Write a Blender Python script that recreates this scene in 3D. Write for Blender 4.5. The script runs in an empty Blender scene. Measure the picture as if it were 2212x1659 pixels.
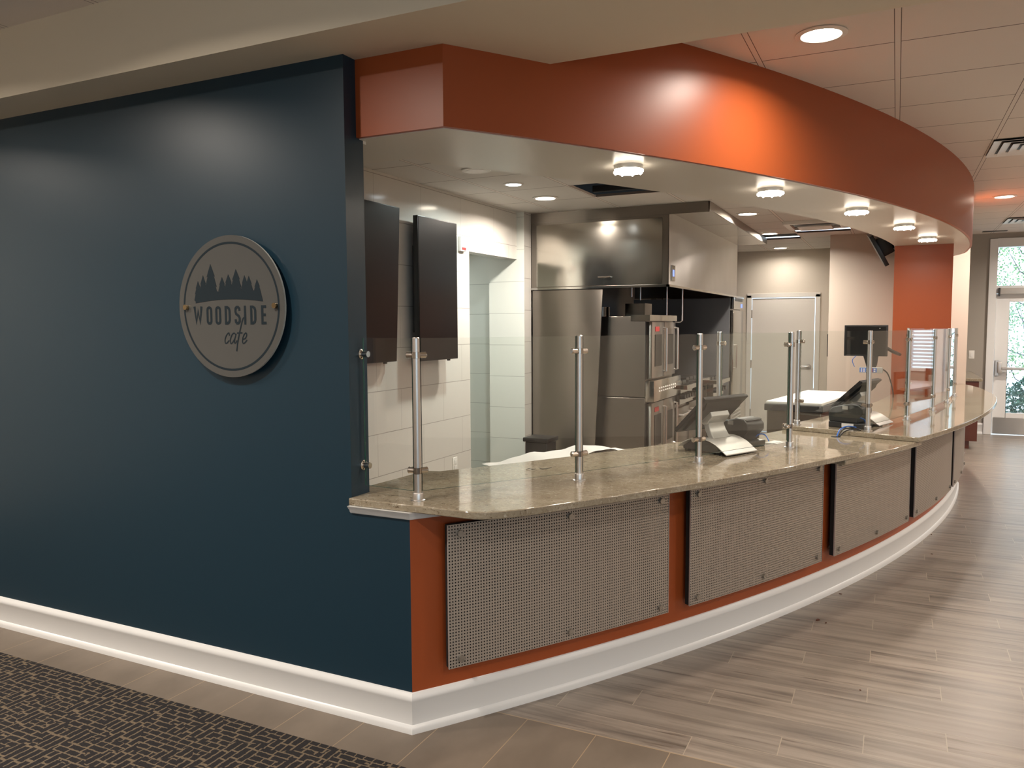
import bpy, bmesh, math, random
from mathutils import Vector, Matrix
R = math.radians; PI = math.pi
random.seed(7)
sc = bpy.context.scene; COL = sc.collection

# ------------------------------------------------------------------ camera
F = 1707.4; PITCH = 0.074113; YAW = 0.451973; ROLL = -0.005038; EYE = 1.62
fw = Vector((-math.sin(YAW)*math.cos(PITCH), math.cos(YAW)*math.cos(PITCH), -math.sin(PITCH)))
r0 = Vector((math.cos(YAW), math.sin(YAW), 0)); u0 = r0.cross(fw)
rt = r0*math.cos(ROLL)+u0*math.sin(ROLL); up = -r0*math.sin(ROLL)+u0*math.cos(ROLL)
cd = bpy.data.cameras.new('camera'); cam = bpy.data.objects.new('camera', cd); COL.objects.link(cam)
cam.matrix_world = Matrix(((rt.x, up.x, -fw.x, 0), (rt.y, up.y, -fw.y, 0), (rt.z, up.z, -fw.z, EYE), (0, 0, 0, 1)))
cd.sensor_fit = 'HORIZONTAL'; cd.sensor_width = 36; cd.lens = F/2212*36; cd.clip_start = .02; cd.clip_end = 300
sc.camera = cam
# ------------------------------------------------------------------ exposure / sky
sc.view_settings.view_transform = 'Standard'; sc.view_settings.look = 'None'
sc.view_settings.gamma = 1; sc.view_settings.use_curve_mapping = False
sc.view_settings.exposure = 0.58
sc.cycles.max_bounces = 9; sc.cycles.diffuse_bounces = 5; sc.cycles.glossy_bounces = 5
sc.cycles.transparent_max_bounces = 24; sc.cycles.transmission_bounces = 6
sc.cycles.sample_clamp_indirect = 4; sc.cycles.caustics_reflective = False; sc.cycles.caustics_refractive = False
sc.cycles.use_denoising = True
w = bpy.data.worlds.new('sky'); sc.world = w; w.use_nodes = True
bg = w.node_tree.nodes['Background']; bg.inputs[0].default_value = (0.70, 0.86, 1.0, 1); bg.inputs[1].default_value = 1.9
WARM = (1.0, 0.89, 0.78); COOL = (0.86, 0.97, 0.93)
def area(name, loc, power, size, color=WARM, spread=150, aim=(0, 0, -1)):
    l = bpy.data.lights.new(name, 'AREA'); l.shape = 'DISK'; l.size = size; l.energy = power; l.color = color; l.spread = R(spread)
    o = bpy.data.objects.new(name, l); COL.objects.link(o); o.location = loc
    o.rotation_euler = Vector(aim).to_track_quat('-Z', 'Y').to_euler(); return o
HZ = 2.90; FZ = 2.985; KZ = 2.70
HALL = [(-.335, 3.84), (.95, 9.5), (2.7, 3.84), (2.7, 6.6), (3.2, 9.9), (4.9, 3.84), (4.9, 7.4), (4.9, 11.0), (2.45, 12.1)]  # last entry: unseen lamp added to brighten the grey end wall
FRONT = [(-2.45, 1.05), (-4.15, 1.10), (-6.0, 1.05), (1.2, .6), (3.4, .6), (-4.15, -1.4), (-1.5, -1.6), (2.2, -1.6)]
HALLP = [12.5, 27, 18, 34, 34, 26, 34, 30, 36]; FRONTP = [30, 30, 30, 26, 26, 26, 26, 26]
KLIT = [(-2.714, 6.257, 26, .085, WARM), (-2.667, 5.536, 13, .06, COOL), (-1.34, 8.057, 36, .085, WARM), (-1.39, 9.935, 34, .085, WARM), (-1.511, 11.862, 6, .085, WARM), (-.75, 6.90, 6, .085, WARM)]  # last entry: hidden lamp added to lift the kitchen walls

# ------------------------------------------------------------------ node helper / materials
class N:
    def __init__(s, name):
        s.m = bpy.data.materials.new(name); s.m.use_nodes = True; s.t = s.m.node_tree; s.n = s.t.nodes; s.l = s.t.links
        s.p = s.n['Principled BSDF']; s.out = s.n['Material Output']
    def set(s, **k):
        mp = dict(col='Base Color', rough='Roughness', metal='Metallic', spec='Specular IOR Level', aniso='Anisotropic', coat='Coat Weight', coatr='Coat Roughness', emit='Emission Color', es='Emission Strength', trans='Transmission Weight', alpha='Alpha', ior='IOR', normal='Normal')
        for a, v in k.items():
            i = s.p.inputs[mp[a]]
            if isinstance(v, (tuple, list)) and len(v) == 3: v = (*v, 1)
            if hasattr(v, 'is_output'): s.l.new(v, i)
            else: i.default_value = v
        return s
    def add(s, typ, ins=None, **props):
        nd = s.n.new(typ)
        for a, v in props.items(): setattr(nd, a, v)
        for a, v in (ins or {}).items():
            i = nd.inputs[a]
            if hasattr(v, 'is_output'): s.l.new(v, i)
            else:
                if isinstance(v, (tuple, list)) and len(v) == 3 and i.type == 'RGBA': v = (*v, 1)
                i.default_value = v
        return nd
    def math(s, op, a, b=0.0, c=None):
        ins = {0: a, 1: b}
        if c is not None: ins[2] = c
        return s.add('ShaderNodeMath', ins, operation=op).outputs[0]
    def mix(s, f, a, b, typ='MIX'):
        nd = s.n.new('ShaderNodeMix'); nd.data_type = 'RGBA'; nd.blend_type = typ
        for i, v in ((0, f), (6, a), (7, b)):
            if hasattr(v, 'is_output'): s.l.new(v, nd.inputs[i])
            else: nd.inputs[i].default_value = (*v, 1) if isinstance(v, (tuple, list)) and len(v) == 3 else v
        return nd.outputs[2]
    def pos(s): return s.add('ShaderNodeNewGeometry').outputs['Position']
    def xyz(s, v): return s.add('ShaderNodeSeparateXYZ', {0: v}).outputs
    def comb(s, x, y, z=0.0): return s.add('ShaderNodeCombineXYZ', {0: x, 1: y, 2: z}).outputs[0]
    def noise(s, v, scale, detail=4, rough=.55, out=0, dim='3D'):
        return s.add('ShaderNodeTexNoise', {'Vector': v, 'Scale': scale, 'Detail': detail, 'Roughness': rough}).outputs[out]
    def ramp(s, f, stops):
        r = s.n.new('ShaderNodeValToRGB'); s.l.new(f, r.inputs[0]); e = r.color_ramp.elements
        while len(e) < len(stops): e.new(.5)
        for q, (p, c) in zip(e, stops): q.position = p; q.color = (*c, 1)
        return r.outputs[0]
    def bump(s, h, st=.3, d=.002):
        s.set(normal=s.add('ShaderNodeBump', {'Height': h, 'Strength': st, 'Distance': d}).outputs[0]); return s
def simple(name, col, rough=.5, metal=0, **k): return N(name).set(col=col, rough=rough, metal=metal, **k).m
def paint(name, col, rough=.45, spec=.5, st=.12):
    n = N(name).set(col=col, rough=rough, spec=spec); n.bump(n.noise(n.pos(), 260, 2), st, .0006); return n.m

M = {}
M['blue'] = paint('blue_paint', (.0095, .031, .049), .34, .45)
M['red'] = paint('burnt_orange_paint', (.33, .068, .016), .38, .45)
M['soffit'] = paint('soffit_white_paint', (.66, .62, .55), .32, .4)
M['beam'] = paint('beam_paint', (.76, .68, .54), .55, .3)
M['cream'] = paint('cream_wall_paint', (.66, .60, .52), .55, .3)
M['grey'] = paint('grey_wall_paint', (.36, .33, .29), .6, .3)
M['white'] = paint('white_trim_paint', (.76, .76, .75), .28, .45, .04)
M['doorwhite'] = paint('white_door_paint', (.74, .71, .66), .4, .4, .05)
M['black'] = simple('black_plastic', (.012, .012, .013), .35)
M['darkgrey'] = simple('charcoal_plastic', (.035, .036, .036), .38)
M['brownplastic'] = simple('dark_brown_plastic', (.012, .010, .010), .45, 0, spec=.25)
M['screen'] = simple('matte_black_screen', (.006, .0055, .0055), .3, 0, spec=.4)
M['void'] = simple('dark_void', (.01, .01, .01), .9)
M['silver'] = simple('silver_plastic', (.50, .48, .45), .35, .35)
M['chrome'] = simple('polished_nickel', (.72, .66, .60), .16, 1)
M['steel_tube'] = simple('brushed_nickel_tube', (.66, .63, .60), .36, 1)
M['knobsteel'] = simple('brushed_steel_knob', (.40, .375, .34), .38, .9)
M['paper'] = simple('white_paper', (.8, .79, .76), .8)
M['whiteplastic'] = simple('white_plastic', (.8, .78, .74), .4)
M['redlabel'] = simple('red_label', (.35, .03, .03), .5)
M['yellow'] = simple('yellow_label', (.7, .55, .02), .5)
M['bluecable'] = simple('blue_cable', (.01, .12, .5), .4)
M['wood'] = simple('dark_cherry_wood', (.10, .022, .008), .4)
M['tablewood'] = simple('table_laminate', (.30, .18, .11), .3)
M['blueled'] = N('blue_display').set(col=(.02, .03, .1), emit=(.2, .3, 1), es=1.0).m
def emis(name, col, st):
    return N(name).set(col=(.8, .8, .8), emit=col, es=st).m
M['glowhall'] = emis('downlight_glow', (1, .86, .68), 14)
M['glowcool'] = emis('cool_downlight_glow', (.88, .97, 1), 7)
M['crystal'] = emis('crystal_glow', (1, .88, .72), 11)

def brushed(name, col, rough, aniso=.6, sc_=(2, 2, 200), bst=.02):
    n = N(name); p = n.xyz(n.pos())
    v = n.comb(n.math('MULTIPLY', p[0], sc_[0]), n.math('MULTIPLY', p[1], sc_[1]), n.math('MULTIPLY', p[2], sc_[2]))
    f = n.noise(v, 1.0, 3); g = n.noise(n.pos(), 1.6, 2)
    c = n.mix(n.math('MULTIPLY', f, .25), col, tuple(x*.72 for x in col))
    n.set(col=c, metal=1, rough=n.math('ADD', n.math('MULTIPLY', g, .10), rough-.05), aniso=aniso); n.p.inputs['Anisotropic Rotation'].default_value = .25
    n.l.new(n.add('ShaderNodeTangent', direction_type='RADIAL', axis='Z').outputs[0], n.p.inputs['Tangent'])
    n.bump(n.noise(n.pos(), 2.2, 1), .25, .02); return n.m
M['steel'] = brushed('stainless_steel', (.34, .305, .27), .34, 1.0)
M['steelsheet'] = brushed('polished_stainless_sheet', (.55, .52, .47), .13, .3)
M['bluesteel'] = brushed('satin_stainless', (.34, .35, .37), .42, .3)
M['ovensteel'] = brushed('satin_oven_steel', (.27, .235, .205), .34, .2)
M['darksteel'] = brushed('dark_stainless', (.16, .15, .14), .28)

# quartz worktop
n = N('speckled_quartz'); P = n.pos()
dv = n.add('ShaderNodeMapping', {'Vector': P, 'Scale': (1, 1.5, 2)}).outputs[0]
a = n.noise(dv, 7, 5, .6); b = n.noise(dv, 55, 5, .7); d = n.noise(dv, 160, 3, .6)
c = n.ramp(a, [(.28, (.30, .25, .18)), (.50, (.37, .32, .235)), (.72, (.47, .42, .33))])
c = n.mix(n.ramp(b, [(.45, (0, 0, 0)), (.66, (.75, .75, .75))]), c, (.25, .20, .135))
fl = n.ramp(n.noise(n.add('ShaderNodeMapping', {'Vector': P, 'Scale': (1, 2.6, 3), 'Rotation': (0, 0, .5)}).outputs[0], 30, 4, .72), [(.0, (1, 1, 1)), (.33, (1, 1, 1)), (.39, (0, 0, 0)), (1, (0, 0, 0))])
c = n.mix(fl, c, (.085, .055, .032))
fl2 = n.ramp(n.noise(n.add('ShaderNodeMapping', {'Vector': P, 'Scale': (1.8, 1, 1)}).outputs[0], 48, 3, .7), [(.58, (0, 0, 0)), (.68, (.8, .8, .8))])
c = n.mix(fl2, c, (.55, .50, .41))
c = n.mix(n.math('MULTIPLY', d, .42), c, (.11, .075, .042))
n.set(col=c, rough=.07, spec=.55); M['quartz'] = n.m

# glass: clear pane seen as a fresnel mix of clear and mirror
def pane(name, tint, strength=1.0):
    n = N(name); n.n.remove(n.p)
    ge = n.add('ShaderNodeNewGeometry').outputs; dt = n.add('ShaderNodeVectorMath', {0: ge['Incoming'], 1: ge['Normal']}, operation='DOT_PRODUCT').outputs['Value']
    k_ = n.math('SUBTRACT', 1.0, n.math('ABSOLUTE', dt)); fr = n.math('ADD', .042, n.math('MULTIPLY', n.math('POWER', k_, 5.0), .958))
    gl = n.add('ShaderNodeBsdfGlossy', {'Color': (1, 1, 1), 'Roughness': 0.0}).outputs[0]
    tr = n.add('ShaderNodeBsdfTransparent', {'Color': tint}).outputs[0]
    mx = n.add('ShaderNodeMixShader', {0: n.math('MULTIPLY', fr, strength), 1: tr, 2: gl}).outputs[0]
    n.l.new(mx, n.out.inputs[0]); return n.m
M['glass'] = pane('clear_glass', (.975, .99, .98))
M['winglass'] = pane('window_glass', (.95, .98, .99))
n = N('glass_edge'); n.set(col=(.012, .075, .055), rough=.15); M['glassedge'] = n.m

M['glasstop'] = simple('lit_glass_edge', (.42, .48, .44), .15)  # pane tops only: the bright line is put into the colour
# perforated sheet: real see-through square holes on a 12.7 mm pitch
n = N('perforated_aluminium'); uv = n.add('ShaderNodeUVMap').outputs[0]; u = n.xyz(uv)
def hole(v):
    f = n.math('FRACT', n.math('DIVIDE', v, .0127)); return n.math('LESS_THAN', n.math('ABSOLUTE', n.math('SUBTRACT', f, .5)), .245)
h = n.math('MULTIPLY', hole(u[0]), hole(u[1]))
n.set(col=(.44, .385, .33), metal=.5, rough=.45, spec=.4)
tr = n.add('ShaderNodeBsdfTransparent').outputs[0]
n.l.new(n.add('ShaderNodeMixShader', {0: h, 1: n.p.outputs[0], 2: tr}).outputs[0], n.out.inputs[0]); M['perf'] = n.m

# ceramic wall tiles (axis pair chosen per wall)
def tile(name, ax, col, grout, w_, h_, x0=0, z0=0, rough=.12, off=.5, wob=.35):
    n = N(name); p = n.xyz(n.pos())
    row = n.math('FLOOR', n.math('DIVIDE', n.math('SUBTRACT', p[2], z0), h_))
    fz = n.math('FRACT', n.math('DIVIDE', n.math('SUBTRACT', p[2], z0), h_))
    xx = n.math('ADD', n.math('DIVIDE', n.math('SUBTRACT', p[ax], x0), w_), n.math('MULTIPLY', row, off))
    fx = n.math('FRACT', xx)
    ez = n.math('LESS_THAN', n.math('ABSOLUTE', n.math('SUBTRACT', fz, .5)), .5-.0022/h_)
    ex = n.math('LESS_THAN', n.math('ABSOLUTE', n.math('SUBTRACT', fx, .5)), .5-.0012/w_)
    m_ = n.math('MULTIPLY', ez, ex)
    n.set(col=n.mix(m_, grout, col), rough=n.math('ADD', rough, n.math('MULTIPLY', n.math('SUBTRACT', 1.0, m_), .5)), spec=.5)
    n.bump(n.math('ADD', m_, n.math('MULTIPLY', n.noise(n.pos(), 9, 2), wob)), .35, .003); return n.m
M['tileY'] = tile('white_tile', 1, (.70, .67, .62), (.33, .30, .27), .61, .305, 4.3, .24)
M['tileX'] = tile('white_tile_end', 0, (.66, .69, .65), (.36, .38, .36), 1.2, .305, -4.9, .21, .25, 0)

# lay-in ceiling
def lay(name, x0, y0, col=(.82, .76, .71)):
    n = N(name); p = n.xyz(n.pos())
    fx = n.math('ABSOLUTE', n.math('SUBTRACT', n.math('FRACT', n.math('ADD', n.math('DIVIDE', n.math('SUBTRACT', p[0], x0), .61), .5)), .5))
    fy = n.math('ABSOLUTE', n.math('SUBTRACT', n.math('FRACT', n.math('ADD', n.math('DIVIDE', n.math('SUBTRACT', p[1], y0), .61), .5)), .5))
    tee = n.math('LESS_THAN', fx, .0115/.61)
    edge = n.math('MULTIPLY', n.math('LESS_THAN', fx, .0150/.61), n.math('SUBTRACT', 1, tee))  # thin shadow beside each tee, painted into the ceiling colour
    ly = n.math('MULTIPLY', n.math('LESS_THAN', fy, .0038/.61), n.math('SUBTRACT', 1, tee))
    sp = n.noise(n.pos(), 190, 3, .7)
    base = n.mix(n.math('MULTIPLY', sp, .35), col, tuple(x*.78 for x in col))
    c = n.mix(tee, base, (.80, .74, .69)); c = n.mix(n.math('MAXIMUM', edge, ly), c, (.16, .13, .115))
    n.set(col=c, rough=.75, spec=.2); n.bump(n.math('ADD', sp, n.math('MULTIPLY', tee, 2.0)), .3, .002); return n.m
M['lay_hall'] = lay('hall_ceiling_tiles', -.64, 4.105)
M['lay_front'] = lay('front_ceiling_tiles', -4.3, 2.0)
M['lay_kit'] = lay('kitchen_ceiling_tiles', -2.33, 5.20, (.74, .72, .68))

# wood-look planks
n = N('wood_look_planks'); p = n.xyz(n.pos())
rowf = n.math('DIVIDE', n.math('SUBTRACT', p[1], 2.86), .15); row = n.math('FLOOR', rowf); fy = n.math('FRACT', rowf)
m3 = n.math('MODULO', n.math('ADD', row, 299), 3)
xs = n.math('DIVIDE', n.math('SUBTRACT', n.math('ADD', p[0], .36), n.math('MULTIPLY', m3, .29)), .9)
cell = n.math('FLOOR', xs); fx = n.math('FRACT', xs)
gy = n.math('LESS_THAN', n.math('ABSOLUTE', n.math('SUBTRACT', fy, .5)), .5-.0011/.15)
gx = n.math('LESS_THAN', n.math('ABSOLUTE', n.math('SUBTRACT', fx, .5)), .5-.0016/.9)
gg = n.math('MULTIPLY', gy, gx)
wn = n.add('ShaderNodeTexWhiteNoise', {'Vector': n.comb(cell, row)}, noise_dimensions='3D')
rv = wn.outputs[0]; off = n.math('MULTIPLY', rv, 40)
sv = n.comb(n.math('ADD', n.math('MULTIPLY', p[0], 1.3), off), n.math('ADD', n.math('MULTIPLY', p[1], 22), off), off)
g1 = n.noise(sv, 1.0, 5, .6)
sv2 = n.comb(n.math('ADD', n.math('MULTIPLY', p[0], 2.2), off), n.math('MULTIPLY', p[1], 34), off)
g2 = n.noise(sv2, 1.0, 4, .55)
c = n.ramp(g1, [(.30, (.12, .098, .082)), (.43, (.24, .198, .16)), (.56, (.345, .287, .235)), (.8, (.42, .36, .30))])
c = n.mix(n.ramp(g2, [(.29, (1, 1, 1)), (.39, (0, 0, 0)), (1, (0, 0, 0))]), c, (.11, .078, .058))
c = n.mix(n.math('MULTIPLY', rv, .45), c, (.24, .205, .175))
c = n.mix(gg, (.42, .35, .27), c); c = n.mix(.13, c, (0, 0, 0))
n.set(col=c, rough=n.math('ADD', .26, n.math('MULTIPLY', g1, .14)), spec=.5)
n.bump(n.math('ADD', gg, n.math('MULTIPLY', g1, .5)), .25, .0012); M['planks'] = n.m

# grey-brown floor tile strip
n = N('porcelain_floor_tile'); p = n.xyz(n.pos())
fx = n.math('FRACT', n.math('DIVIDE', n.math('ADD', p[0], 1.62), .2975))
ex = n.math('LESS_THAN', n.math('ABSOLUTE', n.math('SUBTRACT', fx, .5)), .5-.0018/.2975)
ey = n.math('LESS_THAN', p[1], 2.855)
g = n.noise(n.comb(n.math('MULTIPLY', p[0], 2), n.math('MULTIPLY', p[1], 1.2)), 2.0, 5)
c = n.ramp(g, [(.3, (.135, .105, .078)), (.7, (.195, .155, .118))])
n.set(col=n.mix(n.math('MULTIPLY', ex, ey), (.33, .24, .15), c), rough=.42); n.bump(ex, .2, .001); M['floortile'] = n.m

# carpet: woven grid of dark slate dashes in tan lines
n = N('woven_carpet'); p = n.xyz(n.pos())
wob = n.noise(n.pos(), 55, 2); wx = n.math('ADD', p[0], n.math('MULTIPLY', n.math('SUBTRACT', wob, .5), .012)); wy = n.math('ADD', p[1], n.math('MULTIPLY', n.math('SUBTRACT', n.noise(n.pos(), 48, 2), .5), .012))
def dash(a, b, wa, wb, seed):
    r_ = n.math('DIVIDE', b, wb); ri = n.math('FLOOR', r_); rf = n.math('FRACT', r_)
    rn = n.add('ShaderNodeTexWhiteNoise', {'Vector': n.comb(ri, seed, 0.0)}, noise_dimensions='3D').outputs[0]
    q = n.math('ADD', n.math('DIVIDE', a, n.math('MULTIPLY', wa, n.math('ADD', .6, n.math('MULTIPLY', rn, .9)))), n.math('MULTIPLY', rn, 17))
    qf = n.math('FRACT', q)
    return n.math('MULTIPLY', n.math('LESS_THAN', n.math('ABSOLUTE', n.math('SUBTRACT', rf, .5)), .395), n.math('LESS_THAN', n.math('ABSOLUTE', n.math('SUBTRACT', qf, .5)), .445))
d1 = dash(wx, wy, .062, .030, 1.0); d2 = dash(wy, wx, .090, .034, 5.0)
big = n.noise(n.pos(), 7, 1); sel = n.math('GREATER_THAN', big, .5)
m_ = n.math('ADD', n.math('MULTIPLY', d1, sel), n.math('MULTIPLY', d2, n.math('SUBTRACT', 1, sel)))
fz_ = n.noise(n.comb(n.math('MULTIPLY', p[0], 4), n.math('MULTIPLY', p[1], 1)), 220, 3, .7)
dk = n.ramp(fz_, [(.35, (.014, .013, .014)), (.6, (.040, .037, .038)), (.75, (.10, .082, .065))])
lt = n.ramp(fz_, [(.3, (.13, .10, .068)), (.7, (.22, .17, .118))])
n.set(col=n.mix(m_, lt, dk), rough=.95, spec=.1); n.bump(fz_, .6, .004); M['carpet'] = n.m

n = N('mulch'); n.set(col=n.ramp(n.noise(n.pos(), 14, 5, .7), [(.35, (.10, .07, .05)), (.7, (.45, .36, .30))]), rough=.95); M['mulch'] = n.m
n = N('concrete_path'); n.set(col=(.72, .72, .70), rough=.8); M['path'] = n.m
n = N('leaves'); n.set(col=n.ramp(n.noise(n.pos(), 6, 2), [(.35, (.14, .34, .12)), (.65, (.38, .60, .26))]), rough=.5); M['leaf'] = n.m
n = N('shrub_leaves'); n.set(col=n.ramp(n.noise(n.pos(), 9, 2), [(.35, (.02, .08, .06)), (.65, (.08, .20, .12))]), rough=.5); M['leaf2'] = n.m
M['bark'] = simple('bark', (.17, .16, .17), .9)
n = N('frosted_acrylic'); n.set(col=(.078, .078, .074), rough=.22, spec=.5); M['frost'] = n.m
M['frostedge'] = simple('acrylic_edge', (.55, .55, .50), .2)
M['signink'] = simple('slate_lettering', (.014, .022, .028), .8, 0, spec=.15)
M['brass'] = simple('brass_standoff', (.50, .38, .22), .25, 1)
M['ventmetal'] = simple('vent_metal', (.78, .74, .70), .4, .1)
M['blind'] = simple('white_blind_slat', (.75, .78, .80), .5)

# ------------------------------------------------------------------ mesh helpers
def tag(o, label=None, cat=None, group=None, kind=None):
    if label: o['label'] = label
    if cat: o['category'] = cat
    if group: o['group'] = group
    if kind: o['kind'] = kind
    return o
def empty(name, loc=(0, 0, 0), rz=0.0, label=None, cat=None, group=None, kind=None):
    o = bpy.data.objects.new(name, None); COL.objects.link(o); o.location = loc; o.rotation_euler = (0, 0, rz); o.empty_display_size = .05
    return tag(o, label, cat, group, kind)
class B:
    """collects shapes in one mesh; T is the transform applied to everything added"""
    def __init__(s, T=None): s.bm = bmesh.new(); s.T = T or Matrix(); s.mi = 0; s.mats = []
    def mat(s, m):
        if m not in s.mats: s.mats.append(m)
        s.mi = s.mats.index(m); return s
    def _v(s, p): return s.bm.verts.new(s.T @ Vector(p))
    def _f(s, vs, smooth=False):
        try: f = s.bm.faces.new(vs)
        except ValueError: return None
        f.material_index = s.mi; f.smooth = smooth; return f
    def box(s, x0, x1, y0, y1, z0, z1, bev=0):
        P_ = [s._v(p) for p in ((x0, y0, z0), (x1, y0, z0), (x1, y1, z0), (x0, y1, z0), (x0, y0, z1), (x1, y0, z1), (x1, y1, z1), (x0, y1, z1))]
        fs = [s._f([P_[i] for i in q]) for q in ((0, 3, 2, 1), (4, 5, 6, 7), (0, 1, 5, 4), (1, 2, 6, 5), (2, 3, 7, 6), (3, 0, 4, 7))]
        if bev:
            es = list({e for f in fs for e in f.edges}); r_ = bmesh.ops.bevel(s.bm, geom=es, offset=bev, segments=2, affect='EDGES', profile=.6)
            for f in r_['faces']: f.material_index = s.mi
        return s
    def prism(s, poly, z0, z1, cap=True, side=True, smooth=False):
        lo = [s._v((x, y, z0)) for x, y in poly]; hi = [s._v((x, y, z1)) for x, y in poly]; n_ = len(poly)
        if cap: s._f(list(reversed(lo))); s._f(hi)
        if side:
            for i in range(n_): s._f([lo[i], lo[(i+1) % n_], hi[(i+1) % n_], hi[i]], smooth)
        return s
    def extr(s, poly, axis, a0, a1):
        """polygon in the two other axes extruded along axis"""
        def mk(a, u, v): return {0: (a, u, v), 1: (u, a, v), 2: (u, v, a)}[axis]
        lo = [s._v(mk(a0, *q)) for q in poly]; hi = [s._v(mk(a1, *q)) for q in poly]; n_ = len(poly)
        s._f(list(reversed(lo))); s._f(hi)
        for i in range(n_): s._f([lo[i], lo[(i+1) % n_], hi[(i+1) % n_], hi[i]])
        return s
    def cyl(s, a, b, r, r2=None, seg=16, cap=True):
        a = Vector(a); b = Vector(b); d = (b-a).normalized(); r2 = r if r2 is None else r2
        u = d.orthogonal().normalized(); v = d.cross(u)
        A = [s._v(a+(u*math.cos(t)+v*math.sin(t))*r) for t in [2*PI*i/seg for i in range(seg)]]
        C_ = [s._v(b+(u*math.cos(t)+v*math.sin(t))*r2) for t in [2*PI*i/seg for i in range(seg)]]
        for i in range(seg): s._f([A[i], A[(i+1) % seg], C_[(i+1) % seg], C_[i]], True)
        if cap: s._f(list(reversed(A))); s._f(C_)
        return s
    def tube(s, pts, r, seg=8):
        pts = [Vector(p) for p in pts]; rings = []; u = None
        for i, p in enumerate(pts):
            d = (pts[min(i+1, len(pts)-1)]-pts[max(i-1, 0)]).normalized()
            u = d.orthogonal().normalized() if u is None else (u-d*u.dot(d)).normalized(); v = d.cross(u)
            rr = r[i] if isinstance(r, (list, tuple)) else r
            rings.append([s._v(p+(u*math.cos(t)+v*math.sin(t))*rr) for t in [2*PI*k/seg for k in range(seg)]])
        for A, C_ in zip(rings, rings[1:]):
            for k in range(seg): s._f([A[k], A[(k+1) % seg], C_[(k+1) % seg], C_[k]], True)
        s._f(list(reversed(rings[0]))); s._f(rings[-1]); return s
    def lathe(s, prof, seg=24, c=(0, 0, 0)):
        rings = []
        for r, z in prof: rings.append([s._v((c[0]+r*math.cos(t), c[1]+r*math.sin(t), c[2]+z)) for t in [2*PI*k/seg for k in range(seg)]])
        for A, C_ in zip(rings, rings[1:]):
            for k in range(seg): s._f([A[k], A[(k+1) % seg], C_[(k+1) % seg], C_[k]], True)
        s._f(list(reversed(rings[0]))); s._f(rings[-1]); return s
    def quad(s, *p): s._f([s._v(q) for q in p]); return s
    def strip(s, rows, smooth=True, closed=False):
        V = [[s._v(p) for p in r_] for r_ in rows]
        for A, C_ in zip(V, V[1:]):
            m_ = len(A)
            for i in range(m_ if closed else m_-1): s._f([A[i], A[(i+1) % m_], C_[(i+1) % m_], C_[i]], smooth)
        return V
    def build(s, name, m=None, parent=None, bevel=0, angle=40, **k):
        if m is not None: s.mats = [m] if not s.mats else s.mats
        bmesh.ops.remove_doubles(s.bm, verts=s.bm.verts, dist=1e-6)
        bmesh.ops.recalc_face_normals(s.bm, faces=s.bm.faces)
        me = bpy.data.meshes.new(name); s.bm.to_mesh(me); s.bm.free()
        for q in s.mats: me.materials.append(q)
        me.set_sharp_from_angle(angle=R(35))
        o = bpy.data.objects.new(name, me); COL.objects.link(o)
        if parent: o.parent = parent
        if bevel:
            b_ = o.modifiers.new('bevel', 'BEVEL'); b_.width = bevel; b_.segments = 2; b_.limit_method = 'ANGLE'; b_.angle_limit = R(angle)
        return tag(o, **k)
def copy_tree(o, parent=None):
    c_ = o.copy(); COL.objects.link(c_); c_.parent = parent
    for ch in list(o.children): copy_tree(ch, c_)
    return c_
ST = dict(kind='structure')
# arc centre of the whole bar
CX, CY = -11.558, 9.683
def pol(r, th): return (CX+r*math.cos(R(th)), CY+r*math.sin(R(th)))
def arc(r, a, b, n_=48): return [pol(r, a+(b-a)*i/n_) for i in range(n_+1)]
YW = 2.569; XE = -1.975
def thx(r, y): return math.degrees(math.asin((y-CY)/r))     # angle where radius r crosses the line y
def offset(path, d):
    out = []; n_ = len(path)
    for i, p in enumerate(path):
        a = Vector(path[max(i-1, 0)]); b = Vector(path[min(i+1, n_-1)]); p = Vector(p)
        e1 = (p-a).normalized() if i else (b-p).normalized(); e2 = (b-p).normalized() if i < n_-1 else e1
        n1 = Vector((e1.y, -e1.x)); n2 = Vector((e2.y, -e2.x)); m_ = (n1+n2).normalized(); out.append(tuple(p+m_*(d/max(.3, m_.dot(n1)))))
    return out
def sweep(name, path, prof, m, smooth=False, **k):
    b = B(); rows = [[(x, y, z) for x, y in [o_[i] for o_ in [offs]]] if 0 else None for i in range(0) for offs in []]
    cols = [[(x, y, z) for x, y in offset(path, d)] for d, z in prof]
    V = b.strip(cols, smooth)
    b._f([c_[0] for c_ in V]); b._f([c_[-1] for c_ in V][::-1])
    V0, V1 = V[0], V[-1]
    for i in range(len(V0)-1): b._f([V1[i], V1[i+1], V0[i+1], V0[i]])
    return b.build(name, m, **k)

# ================================================================== SETTING
def wallbox(name, x0, x1, y0, y1, z0, z1, m): return B().box(x0, x1, y0, y1, z0, z1).build(name, m, **ST)
XL, XR, YB, YF = -7.0, 6.5, -3.2, 13.33
# floors
B().box(XL, XR, YB, 2.335, -.05, .004).build('floor_carpet', M['carpet'], **ST)
B().box(XL, XR, 2.335, 2.86, -.05, 0).build('floor_tile', M['floortile'], **ST)
B().box(XL, XR, 2.86, YF, -.05, 0).build('floor', M['planks'], **ST)
# ceilings
B().box(XL, XR, YB, 2.34, FZ, FZ+.03).build('ceiling_front', M['lay_front'], **ST)
hall_poly = [(-1.6, 3.0)] + arc(12.19, thx(12.19, 3.0), -1, 40) + [(.55, YF), (XR, YF), (XR, 3.0)]
B().prism(hall_poly, HZ, HZ+.03).build('ceiling_hall', M['lay_hall'], **ST)
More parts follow.
